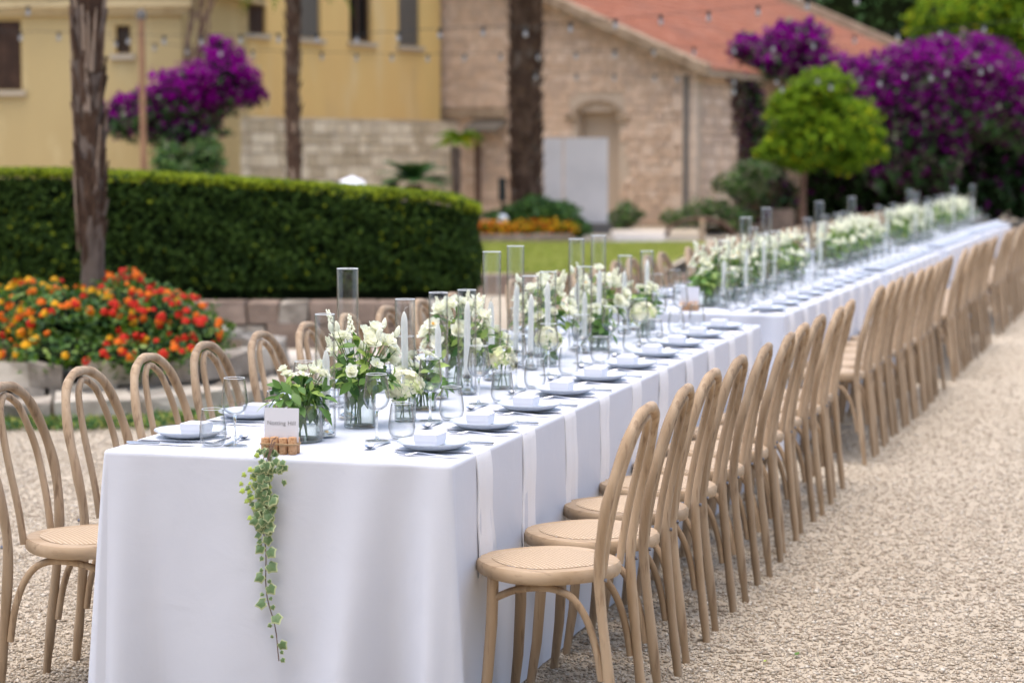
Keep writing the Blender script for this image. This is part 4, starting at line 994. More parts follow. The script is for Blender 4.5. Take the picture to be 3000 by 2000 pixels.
# local frame: seat back post at x=0 (chair faces -x), y across, z up
def make_chair():
    t = thing('bentwood_chair', 'bentwood chair', 'chair')
    H = .912
    half = [(.045,.152,0),(.022,.155,.2),(.0,.165,.44),(.014,.182,.60),(.042,.178,.72),(.073,.135,.835),(.088,.07,.885),(.094,0,H-.0155)]
    ctrl = half + [(x,-y,z) for x, y, z in half[-2::-1]]
    pts = spline(ctrl, 7); n = len(pts)
    rad = [.0148 + .0010*math.sin(i*.7) - (.002 if min(i, n-1-i) < 3 else 0) for i in range(n)]
    mb = MB(); mb.tube(pts, rad, 12); ob('back_frame', mb.mesh('back_frame', M['wood']), t)
    half = [(-.012,.088,.445),(.004,.092,.56),(.034,.092,.70),(.066,.066,.815),(.080,.033,.856),(.086,0,.869)]
    ctrl = half + [(x,-y,z) for x, y, z in half[-2::-1]]
    mb = MB(); mb.tube(spline(ctrl, 7), .0110, 10); ob('inner_hoop', mb.mesh('inner_hoop', M['wood']), t)
    # seat ring and cane
    sx = -.192; a, b = .198, .2
    mb = MB(); S = 44; prof = [(.74,.432),(.74,.462),(.80,.4655),(.97,.464),(1.0,.456),(1.0,.434),(.975,.428),(.74,.428)]
    v = []; f = []
    for k in range(S):
        an = 2*PI*k/S; sq = 1 + .03*math.cos(4*an)
        for r, z in prof: v.append((sx + a*r*sq*math.cos(an), b*r*sq*math.sin(an), z))
    m_ = len(prof)
    for k in range(S):
        for i in range(m_): f.append((k*m_+i, ((k+1) % S)*m_+i, ((k+1) % S)*m_+(i+1) % m_, k*m_+(i+1) % m_))
    mb.add(v, f); ob('seat_ring', mb.mesh('seat_ring', M['wood_h']), t)
    mb = MB(); v = [(sx,0,.472)]; f = []; rr = [(.3,.4715),(.55,.4705),(.72,.468),(.785,.4662)]
    for r, z in rr:
        for k in range(S): an = 2*PI*k/S; sq = 1+.03*math.cos(4*an); v.append((sx+a*r*sq*math.cos(an), b*r*sq*math.sin(an), z))
    f += [(0, 1+k, 1+(k+1) % S) for k in range(S)]
    for i in range(len(rr)-1):
        for k in range(S): f.append((1+i*S+k, 1+(i+1)*S+k, 1+(i+1)*S+(k+1) % S, 1+i*S+(k+1) % S))
    mb.add(v, f); ob('cane_seat', mb.mesh('cane_seat', M['cane']), t)
    for sg in (1, -1):
        mb = MB(); mb.tube([(-.312,sg*.128,.43),(-.315,sg*.132,.3),(-.325,sg*.14,.15),(-.345,sg*.152,0)], [.0165,.0165,.0155,.0125], 12); ob('front_leg', mb.mesh('front_leg', M['wood']), t)
        # bent brace: from the front leg up under the seat, round and down the rear leg
        c = [(-.300,sg*.131,.375),(-.25,sg*.140,.398),(-.19,sg*.150,.412),(-.13,sg*.152,.412),(-.08,sg*.153,.392),(-.04,sg*.155,.34),(-.012,sg*.155,.26),(.004,sg*.154,.17)]
        mb = MB(); mb.tube(spline(c, 5), .0105, 9); ob('bent_brace', mb.mesh('bent_brace', M['wood']), t)
        mb = MB(); mb.tube([(.0135,sg*.166,.448),(.021,sg*.166,.448)], .0055, 8); ob('bolt', mb.mesh('bolt', M['dark_steel']), t)
    return t
TN = ['nearest','second','third','fourth','farthest']
def drift(Y): return .020*max(0, Y-5.2)
TABLES = [(0, 4.86), (5.55, 9.25), (9.62, 12.85), (13.5, 16.75), (17.1, 20.4)]
NCH = [10, 9, 8, 8, 8]
CH0 = make_chair(); used = False
CHY = []
for ti, (ya, yb_) in enumerate(TABLES):
    sp = .474 if ti == 0 else (.42 if ti == 1 else .385)
    for side in (1, -1):
        for k in range(NCH[ti]):
            y = (ya + (.262 if side == 1 else .232) + sp*k) if ti == 0 else ya + (.08 if ti == 1 else .22) + sp*k + (0 if side == 1 else -.02)
            jx, jr = (R.uniform(-.010, .010), R.uniform(-.04, .04))
            if ti > 0: jx += R.uniform(-.01, .01)
            x = (.905 + jx if side == 1 else -.858 + jx) + drift(y)
            if side == -1 and ti: x -= .01
            lab = f"bentwood chair with cane seat on the {'right' if side == 1 else 'left'} of the {TN[ti]} table, {ORD[k]} from its front"
            rz = (0 if side == 1 else PI) + jr - (.02 if ti else 0); grp = f"bentwood chairs along the long row of tables"
            if not used:
                CH0.location = (x, y, 0); CH0.rotation_euler = (0,0,rz); CH0['label'] = lab; CH0['group'] = grp; used = True
            else: dup(CH0, (x, y, 0), rz, lab, grp)

# ================================================================== TABLES AND CLOTHS
HT = .755
def make_cloth(name, L, Wd, seed, detail=True):
    """cloth draped over a table top centred on x=0, from y=0 to y=L; skirt falls to the ground with folds gathering at the corners"""
    rr = random.Random(seed); hw = Wd/2; cr = .012
    per = []   # (x, y, nx, ny, cornerness)
    def edge(a, b, nx, ny, k):
        for i in range(k):
            t = (i+.5)/k; per.append((a[0]+(b[0]-a[0])*t, a[1]+(b[1]-a[1])*t, nx, ny))
    def corner(cx, cy, a0):
        for i in range(7):
            a = a0 + PI/2*i/6; per.append((cx+cr*math.cos(a), cy+cr*math.sin(a), math.cos(a), math.sin(a)))
    nf, ns = (70, 120) if detail else (18, 40)
    corner(-hw+cr, cr, PI); edge((-hw+cr, 0), (hw-cr, 0), 0, -1, nf); corner(hw-cr, cr, -PI/2)
    edge((hw, cr), (hw, L-cr), 1, 0, ns); corner(hw-cr, L-cr, 0); edge((hw-cr, L), (-hw+cr, L), 0, 1, nf); corner(-hw+cr, L-cr, PI/2); edge((-hw, L-cr), (-hw, cr), -1, 0, ns)
    n = len(per); rows = 28 if detail else 12
    corners = [(-hw, 0), (hw, 0), (hw, L), (-hw, L)]
    ph = [rr.uniform(0, 6.28) for _ in range(8)]
    v = []; f = []
    qs = [0, .003, .009, .018, .035] + [.06 + .94*j/(rows-5) for j in range(rows-4)]
    for i in range(rows+1):
        q = qs[i]; z = HT - (HT-.006)*q
        for (x, y, nx, ny) in per:
            fall = q**.9
            o = .012*fall
            if abs(ny) > .99:
                o += fall*(.010*math.sin(x*9+ph[0]) + .006*math.sin(x*21+ph[1]+q*1.5))
                dL, dR = x+hw, hw-x
                if ny < 0:
                    o += fall*.072*math.exp(-((dR-.05)/.045)**2) - fall*.052*math.exp(-((dR-.15-.03*q)/.055)**2) + fall*.060*math.exp(-((dR-.25-.06*q)/.06)**2) - fall*.022*math.exp(-((dR-.37-.08*q)/.07)**2)
                    o += fall*.045*math.exp(-((dL-.045)/.05)**2) - fall*.026*math.exp(-((dL-.13-.03*q)/.05)**2)
                    # lapped seam of the cloth
                    s_ = (x + .035 - .02*q); o += .010*max(0, q-.35)*(1/(1+math.exp(-s_*160))) * math.exp(-max(0, s_)*4)
            elif abs(nx) > .99:
                o += fall*(.004*math.sin(y*6+ph[2]) + .003*math.sin(y*15+ph[3]))
                if nx > 0: o -= .010*fall
                else: o += .035*fall*math.exp(-(y/.25)**2)
                o += fall*.014*math.exp(-((y-.03)/.04)**2)
            else:
                o += fall*(.030 if nx > 0 else .052)
            # little roll at the table edge
            e = .006; 
            o -= e*max(0, 1-q/.011)**2
            zz = z if i else HT
            v.append((x+nx*o, y+ny*o, zz - (.0 if i else 0)))
    # soften the arris: extra ring just under the top
    for i in range(rows):
        for k in range(n): f.append((i*n+k, i*n+(k+1) % n, (i+1)*n+(k+1) % n, (i+1)*n+k)[::-1])
    # top: grid fan in strips
    base = len(v); 
    f.append(tuple(range(n)))
    mb = MB(); mb.add(v, f)
    me = mb.mesh(name, M['cloth'], False)
    me.polygons.foreach_set('use_smooth', [True]*(len(me.polygons)-1) + [False])
    return me
M['cloth'].use_backface_culling = False
TW = 1.028
for ti, (ya, yb_) in enumerate(TABLES):
    L = yb_-ya; rz = 0 if ti == 0 else -.02
    loc = (drift(ya), ya, 0)
    t = thing('banquet_table', f'{TN[ti]} long banquet table of the row, hidden under its white cloth', 'table', loc, rz, 'banquet tables in a row')
    mb = MB(); mb.box((0, L/2, HT-.022), (TW-.03, L-.03, .03)); ob('tabletop', mb.mesh('tabletop', M['board'], False), t)
    for sx in (-1, 1):
        for y in (.25, L-.25):
            mb = MB(); mb.tube([(sx*.36, y, 0), (sx*.36, y, HT-.038)], .02, 8); ob('leg', mb.mesh('leg', M['dark_steel']), t)
    c = ob('tablecloth', make_cloth('tablecloth', L, TW, 3+ti, ti < 2), None, loc, (0,0,rz))
    tag(c, f'white tablecloth falling to the gravel from the {TN[ti]} table', 'tablecloth', 'white tablecloths')

# ================================================================== PLACE SETTINGS
Z0 = HT + .0015
mb = MB(); mb.lathe([(0,.004),(.070,.004),(.076,.006),(.098,.0185),(.104,.020),(.1045,.0175),(.098,.014),(.078,.0025),(.066,0),(.03,.0008),(0,.0008)], 40); PLATE = mb.mesh('plate', M['porcelain'])
def bev_box(name, sx, sy, sz, bev, m_):
    bm = bmesh.new(); bmesh.ops.create_cube(bm, size=1); bmesh.ops.scale(bm, vec=(sx,sy,sz), verts=bm.verts)
    bmesh.ops.bevel(bm, geom=bm.edges[:], offset=bev, segments=2, profile=.6, affect='EDGES')
    me = bpy.data.meshes.new(name); bm.to_mesh(me); bm.free(); me.materials.append(m_); return me
BOXB = bev_box('box_base', .066, .072, .018, .0008, M['card']); BOXL = bev_box('box_lid', .070, .076, .0205, .001, M['card'])
def strip(pts, th=.0018):
    """flat cutlery strip: pts = (x, halfwidth, z)"""
    mb = MB(); v = []; f = []; n = len(pts)
    for x, w, z in pts: v += [(x,-w,z),(x,w,z),(x,w*.8,z+th),(x,-w*.8,z+th)]
    for i in range(n-1):
        for k in range(4): f.append((i*4+k, i*4+(k+1) % 4, (i+1)*4+(k+1) % 4, (i+1)*4+k))
    f.append((3,2,1,0)); f.append(tuple((n-1)*4+k for k in range(4))); mb.add(v, f); return mb
HND = [(0,.004,.002),(.006,.0075,.002),(.04,.0065,.003),(.09,.003,.006),(.125,.0028,.009)]
FORK_H = strip(HND).mesh('handle', M['steel'])
mb = strip([(.125,.0028,.009),(.135,.007,.007),(.15,.0095,.004),(.158,.0095,.003)])
for y in (-.0078,-.0026,.0026,.0078):
    m2 = strip([(.158,.0016,.003),(.175,.0015,.003),(.192,.0007,.008)], .0015); mb.add([(a,b+y,c) for a,b,c in m2.v], m2.f)
FORK_T = mb.mesh('tines', M['steel'])
KN_H = strip([(0,.005,.002),(.01,.008,.002),(.07,.0068,.002),(.10,.006,.002)], .005).mesh('handle', M['steel'])
KN_B = strip([(.10,.006,.003),(.11,.0095,.003),(.17,.0095,.003),(.2,.006,.003),(.21,.001,.003)], .0012).mesh('blade', M['steel'])
SP_H = strip(HND).mesh('handle', M['steel'])
mb = MB(); v = []; f = []
for i in range(6):
    r = i/5
    for k in range(14):
        a = 2*PI*k/14; v.append((.146+.024*r*math.cos(a)*(1+.12*math.cos(a)), .0155*r*math.sin(a), .001+.010*r*r))
for i in range(5):
    for k in range(14): f.append((i*14+k, i*14+(k+1) % 14, (i+1)*14+(k+1) % 14, (i+1)*14+k))
mb.add(v, f); SP_B = mb.mesh('bowl', M['steel'])
def cutlery(kind, parts, label, loc, rz, grp):
    t = thing(kind, label, kind, loc, rz, grp)
    for n_, me in parts: ob(n_, me, t)
def rim_mesh(r, z, t_=.0011):
    mb = MB(); n_ = 32; mb.tube([(r*math.cos(2*PI*k/n_), r*math.sin(2*PI*k/n_), z) for k in range(n_+1)], t_, 6, caps=False); return mb.mesh('rim', M['rim'])
W_RIM = rim_mesh(.0297,.1945,.0009); F_RIM = rim_mesh(.0340,.0013,.0009); T_RIM = rim_mesh(.0307,.1055,.0009)
# wine glass (bowl, stem, foot) and tumbler
mb = MB(); mb.lathe([(.0065,.089),(.017,.092),(.030,.102),(.0375,.119),(.0385,.128),(.036,.15),(.0305,.192),(.0302,.1945),(.0292,.1945),(.0290,.192),(.0345,.15),(.0370,.128),(.036,.1195),(.0290,.1035),(.016,.094),(.0,.0925)], 32); W_BOWL = mb.mesh('bowl', M['glass'])
mb = MB(); mb.lathe([(.0,.0045),(.008,.0046),(.0045,.012),(.0036,.03),(.0036,.07),(.0048,.084),(.0075,.0895),(0,.0925)], 14); W_STEM = mb.mesh('stem', M['glass_solid'])
mb = MB(); mb.lathe([(0,.0),(.033,.0),(.0345,.0012),(.033,.0022),(.012,.0042),(.0,.0045)], 28); W_FOOT = mb.mesh('foot', M['glass'])
mb = MB(); mb.lathe([(0,.001),(.024,.001),(.031,.006),(.037,.018),(.0395,.034),(.038,.055),(.0315,.104),(.0312,.1055),(.0302,.1055),(.0300,.104),(.0365,.055),(.038,.034),(.0355,.020),(.029,.010),(.022,.0075),(0,.007)], 32); TUMB = mb.mesh('tumbler', M['glass'])
mb = MB(); mb.lathe([(0,.0),(.033,.0),(.0345,.0012),(.012,.0042),(.0045,.012),(.0036,.05),(.0048,.084),(.017,.092),(.030,.102),(.0385,.128),(.036,.15),(.0302,.1945),(.0292,.1945),(.0345,.15),(.0370,.128),(.0290,.1035),(.0,.0925)], 20); W_FAR = mb.mesh('wine_glass', M['glass'])
def napkin_mesh(seed):
    """linen folded to a strip: lies on the table from x=0 outwards to the edge at x=.235 and hangs down .33 m"""
    r_ = random.Random(seed); mb = MB(); v = []; f = []; w = .070; drop = .325 + r_.uniform(-.02, .02); spread = r_.uniform(-.016, .030); sh = r_.uniform(-.035, .05)
    path = [(0,.0),(.06,.0),(.12,0),(.18,0),(.222,.001),(.236,-.0015),(.2425,-.010),(.246,-.03)] + [(.2475+.0016*math.sin(i*.9+seed),-.03-drop*(i+1)/10) for i in range(10)]
    for i, (x, z) in enumerate(path):
        q = max(0, (i-6)/(len(path)-7)); ww = w*(.88 + .12*min(1, i/4))*(1 - .10*math.sin(PI*q)) + spread*q
        for k in range(9):
            s = k/8*2-1; dz = .0; dx = .0
            fold = (.0022 + .0022*q)*math.sin(s*(4+seed*.4)+seed)*(.3+q) 
            if i <= 4: dz = abs(fold)
            else: dx = fold + .003*math.sin(s*9+seed*2+q*3)*q
            v.append((x+dx, s*ww + sh*q + .004*q*math.sin(q*7+seed), z+.0035+dz + (-.012*abs(s)*q if i == len(path)-1 else 0)))
    n = len(path)
    for i in range(n-1):
        for k in range(8): f.append((i*9+k, (i+1)*9+k, (i+1)*9+k+1, i*9+k+1))
    # back layer closes the fold into a thin slab
    off = len(v); v += [(x-(.004 if z < -.001 else 0), y, z-(.003 if z > -.001 else 0)) for x, y, z in v]
    f += [tuple(off+j for j in q_[::-1]) for q_ in f]
    for i in range(n-1):
        for k in (0, 8): f.append((i*9+k, (i+1)*9+k, off+(i+1)*9+k, off+i*9+k) if k else (off+i*9+k, off+(i+1)*9+k, (i+1)*9+k, i*9+k))
    f.append(tuple(range((n-1)*9, n*9)) + tuple(off+j for j in range(n*9-1, (n-1)*9-1, -1)))
    mb.add(v, f); return mb.mesh('napkin', M['napkin'])
NAPS = [napkin_mesh(i) for i in range(6)]
def setting(ti, side, k, y, N):
    """y = plate centre along the row; side 1 right / -1 left"""
    ya, yb_ = TABLES[ti]; sd = 'right' if side == 1 else 'left'; dx = drift(y); yw = -.02 if ti else 0
    where = f'{ORD[k]} from the front, {TN[ti]} table, {sd} side'
    where2 = f'{ORD[k]} place on the {sd} of the {TN[ti]} table'
    def pos(x, yy, z=Z0): return (side*x + dx, yy, z)
    rz = (0 if side == 1 else PI) + yw
    px = .385 + R.uniform(-.006, .006)
    t = ob('plate', PLATE, None, pos(px, y, Z0+.008)); tag(t, f'pale blue plate, {where}', 'plate', 'pale blue plates')
    o = ob('napkin', NAPS[(k*5+ti+side) % 6], None, pos(.514-.2425, y+ (.03 if side == 1 else -.02)+R.uniform(-.01,.01), Z0), (0,0,rz)); tag(o, f'white linen napkin hanging under the plate, {where}', 'napkin', 'linen napkins over the table edge')
    b = thing('gift_box', f'white gift box on its plate, {where}', 'box', pos(px-.015, y+.012, Z0+.0145), rz+R.uniform(-.05,.05), 'white gift boxes on the plates')
    ob('box_base', BOXB, b, (0,0,.009)); ob('box_lid', BOXL, b, (0,0,.0215))
    wx, wy = .165 + R.uniform(-.012,.012), (y+.135 if side == 1 else y-.10) + R.uniform(-.015,.015)
    tx, ty = .232 + R.uniform(-.012,.012), (y+.175 if side == 1 else y-.125) + R.uniform(-.015,.015)
    if side == -1: wx, tx = .187 + R.uniform(-.01,.01), .252
    if side == 1 and k == 0 and ti == 0: wx, wy, tx, ty = .162, .384, .217, .445
    if side == -1 and k == 0 and ti == 0: wx, wy, tx, ty = .187, .169, .250, .158
    if ti < 2:
        g = thing('wine_glass', f'clear stemmed wine glass, {where2}', 'wine glass', pos(wx, wy), 0, 'wine glasses'); ob('bowl', W_BOWL, g); ob('stem', W_STEM, g); ob('foot', W_FOOT, g); ob('rim', W_RIM, g); ob('foot_rim', F_RIM, g)
    else:
        tag(ob('wine_glass', W_FAR, None, pos(wx, wy)), f'clear stemmed wine glass, {where2}', 'wine glass', 'wine glasses')
    wg = ob('water_glass', TUMB, None, pos(tx, ty)); ob('rim', T_RIM, wg)
    tag(wg, f'clear stemless water glass, {where2}', 'water glass', 'water glasses')
    if ti < 2:
        f1, k1 = (-.125, .155) if side == 1 else (.125, -.148)
        cutlery('fork', (('handle',FORK_H),('tines',FORK_T)), f'steel fork beside the plate, {where}', pos(.498, y+f1, Z0), rz+PI+R.uniform(-.06,.06), 'steel forks')
        cutlery('knife', (('handle',KN_H),('blade',KN_B)), f'steel knife beside the plate, {where}', pos(.508, y+k1, Z0), rz+PI+R.uniform(-.04,.04), 'steel knives')
        cutlery('spoon', (('handle',SP_H),('bowl',SP_B)), f'steel dessert spoon above the plate, {where}', pos(.205 if side == 1 else .215, y+(.12 if side == 1 else -.12), Z0), (-PI/2 if side == 1 else PI/2)+R.uniform(-.08,.08), 'steel dessert spoons')
for ti, (ya, yb_) in enumerate(TABLES):
    n_ = NCH[ti]; sp = .474 if ti == 0 else (.42 if ti == 1 else .41)
    for side in (1, -1):
        for k in range(n_):
            y = ya + (.25 if side == 1 else .285) + sp*k if ti == 0 else ya + .17 + sp*k
            setting(ti, side, k, y, n_)

# ================================================================== CANDLES AND FLOWERS
def cyl_mesh(h, r, ribs=True):
    mb = MB(); S = 48; rib = .006 if ribs else 0
    mb.lathe([(0,.004),(r*.96,.004),(r,.008),(r,h-.002),(r-.0008,h),(r-.0022,h),(r-.003,h-.002),(r-.003,.011),(r*.5,.009),(0,.009)], S, rib=rib); return mb.mesh('glass_cylinder', M['glass'])
def rim_mesh(r, z, t_=.0011):
    mb = MB(); n_ = 36; mb.tube([(r*math.cos(2*PI*k/n_), r*math.sin(2*PI*k/n_), z) for k in range(n_+1)], t_, 6, caps=False); return mb.mesh('rim', M['rim'])
RIM = {'t': rim_mesh(.0327,.4705), 's': rim_mesh(.0317,.3605), 'n': rim_mesh(.0282,.3605)}
CYL = {'t': cyl_mesh(.47,.034), 's': cyl_mesh(.36,.033), 'n': cyl_mesh(.36,.0295)}
def candle_meshes(h):
    mb = MB(); mb.lathe([(0,0),(.0105,0),(.0112,.004),(.0108,h-.035),(.0095,h-.022),(.006,h-.008),(.002,h),(0,h)], 18); c = mb.mesh('candle_body', M['wax'])
    mb = MB(); mb.tube([(0,0,h-.001),(.001,0,h+.006),(.005,0,h+.012),(.013,.002,h+.015)], .0011, 5); return c, mb.mesh('wick', M['wick'])
CAND = [candle_meshes(h) for h in (.20,.235,.265)]
mb = MB(); mb.lathe([(0,.0),(.024,.0),(.026,.004),(.014,.012),(.010,.03),(.014,.045),(.0165,.058),(.0125,.060),(.0118,.048),(0,.046)], 20); HOLD = mb.mesh('candle_holder', M['glass_solid'])
def cylinder(x, y, kind, ci, label, tilt=0):
    g = ob('glass_cylinder', CYL[kind], None, (x, y, Z0)); tag(g, f'{"tall" if kind == "t" else "short"} clear ribbed glass cylinder {label}', 'candle cylinder', 'glass candle cylinders'); ob('rim', RIM[kind], g)
    h = ob('candle_holder', HOLD, None, (x, y, Z0+.0095)); tag(h, f'small clear glass candlestick inside the glass cylinder {label}', 'candlestick', 'glass candlesticks')
    c = thing('candle', f'white unlit taper candle inside the glass cylinder {label}', 'candle', (x, y, Z0+.056), R.uniform(0,6), 'white taper candles')
    ob('candle_body', CAND[ci][0], c); ob('wick', CAND[ci][1], c)
    c.rotation_euler = (R.uniform(-.02,.02), R.uniform(-.02,.02)+tilt, 0)
# leaves and blossoms
def leaf_mesh(name, L, w, m_, curl=.25):
    mb = MB(); v = []; f = []; P = [(0,.02),(.2,.62),(.45,1),(.72,.7),(1,.0)]
    for x, q in P:
        z = -curl*L*x*x; v += [(x*L,-q*w/2,z+.10*w*q),(x*L,0,z-.02*w),(x*L,q*w/2,z+.10*w*q)]
    for i in range(4): f += [(i*3,i*3+3,i*3+4,i*3+1),(i*3+1,i*3+4,i*3+5,i*3+2)]
    mb.add(v, f); return mb.mesh(name, m_)
LV = [leaf_mesh('leaf', .048,.025,M['leaf']), leaf_mesh('leaf', .042,.023,M['leaf_d'],.1), leaf_mesh('leaf', .044,.022,M['leaf_l'],.35), leaf_mesh('leaf', .060,.024,M['leaf'],.45)]
def petal(mb, L, w, tilt, az, off=(0,0,0), cup=.5, mi=0, base=.0):
    v = []; f = []
    for i in range(4):
        q = i/3; a = tilt + cup*(q-.5); r = base
        rr, zz = base, 0
        for s in range(i): aa = tilt + cup*((s+.5)/3-.5); rr += L/3*math.cos(aa); zz += L/3*math.sin(aa)
        ww = w*math.sin(PI*(.12+.78*q))**.7
        for k in (-1, 0, 1):
            x, y = rr + (.0 if k == 0 else -.06*L*q), k*ww/2; z = zz + (.10*w if k else 0)*math.sin(PI*q)
            v.append((off[0]+x*math.cos(az)-y*math.sin(az), off[1]+x*math.sin(az)+y*math.cos(az), off[2]+z))
    for i in range(3): f += [(i*3,i*3+3,i*3+4,i*3+1),(i*3+1,i*3+4,i*3+5,i*3+2)]
    mb.add(v, f, mi)
def rose(seed, s=1.0):
    r_ = random.Random(seed); mb = MB()
    for ring, (n_, L, w, ti_, cu) in enumerate(((3,.022,.020,1.45,-.5),(4,.026,.024,1.22,-.3),(5,.028,.028,.85,.3),(5,.03,.03,.45,.5))):
        for k in range(n_): petal(mb, L*s*r_.uniform(.9,1.1), w*s, ti_+r_.uniform(-.12,.12), 2*PI*k/n_+ring*.6+r_.uniform(-.2,.2), cup=cu, mi=0, base=.002*s)
    mb.lathe([(.001,-.012),(.006*s,-.005),(.009*s,.003),(.0,.006)], 6, mi=1)
    return mb.mesh('blossom', [M['petal'], M['petal_g']])
def openf(seed, s=1.0):
    r_ = random.Random(seed); mb = MB()
    for k in range(6): petal(mb, .03*s, .024*s, .35+r_.uniform(-.15,.2), 2*PI*k/6+r_.uniform(-.15,.15), cup=.7)
    for k in range(3): petal(mb, .018*s, .016*s, .9, 2*PI*k/3+.4, cup=.4)
    mb.lathe([(0,0),(.005*s,.002),(.004*s,.010),(0,.012)], 6, mi=1); return mb.mesh('blossom', [M['petal'], M['fl_ye'] if seed % 2 else M['petal_g']])
def bud(seed):
    mb = MB(); mb.lathe([(0,0),(.006,.004),(.009,.014),(.007,.026),(.002,.036),(0,.037)], 8); return mb.mesh('bud', [M['petal']])
def hydrangea(seed, r):
    r_ = random.Random(seed); mb = MB()
    for _ in range(58):
        d = Vector((r_.gauss(0,1), r_.gauss(0,1), abs(r_.gauss(0,1))-.35)).normalized(); c = d*r*r_.uniform(.86,1.08)
        a = d.orthogonal().normalized(); b = d.cross(a); th = r_.uniform(0, 1.5); s = r*.36*r_.uniform(.8,1.2); mi = 0 if r_.random() < .72 else 1
        for k in range(4):
            t_ = th + PI/2*k; u = a*math.cos(t_) + b*math.sin(t_); w = a*-math.sin(t_) + b*math.cos(t_)
            mb.add([c - d*.002, c+u*s*.55-w*s*.4+d*s*.12, c+u*s+d*s*.05, c+u*s*.55+w*s*.4+d*s*.12], [(0,1,2,3)], mi)
    return mb.mesh('blossom', [M['petal_c'], M['petal_g']])
ROSE = [rose(1), rose(2,.85), openf(3), openf(4,.85), rose(5,1.1)]; BUD = bud(1); HYD = [hydrangea(1,.050), hydrangea(2,.056)]
SPK = MB()   # fluffy white spike of tiny florets
for i in range(26):
    q = i/26; a = i*2.4; rr = .012*(1-q*.75); SPK.lathe([(0,0),(.0055*(1.1-q*.6),.003),(.004*(1.1-q*.6),.008),(0,.010)], 5, (rr*math.cos(a), rr*math.sin(a), .075*q))
SPIKE = SPK.mesh('flower_spike', [M['petal']])
def vase_mesh(r, h, ribbed):
    mb = MB(); S = 64 if ribbed else 32
    mb.lathe([(0,.0),(r*.96,.0),(r,.004),(r,h-.001),(r-.001,h),(r-.0025,h),(r-.0035,h-.001),(r-.0035,.007),(0,.006)], S, rib=.014 if ribbed else 0); g = mb.mesh('vase', M['glass_vase'])
    mb = MB(); mb.lathe([(0,.008),(r*.93,.008),(r*.93,h*.62),(0,h*.62)], 24); return g, mb.mesh('water', M['water'])
VS = {'A': vase_mesh(.068,.108,True), 'B': vase_mesh(.048,.145,True), 'C': vase_mesh(.034,.078,False), 'E': vase_mesh(.045,.085,False)}
def orient(d, roll):
    return d.to_track_quat('X', 'Z').to_euler() if False else (d.to_track_quat('X','Z') @ Euler((roll,0,0)).to_quaternion()).to_euler()
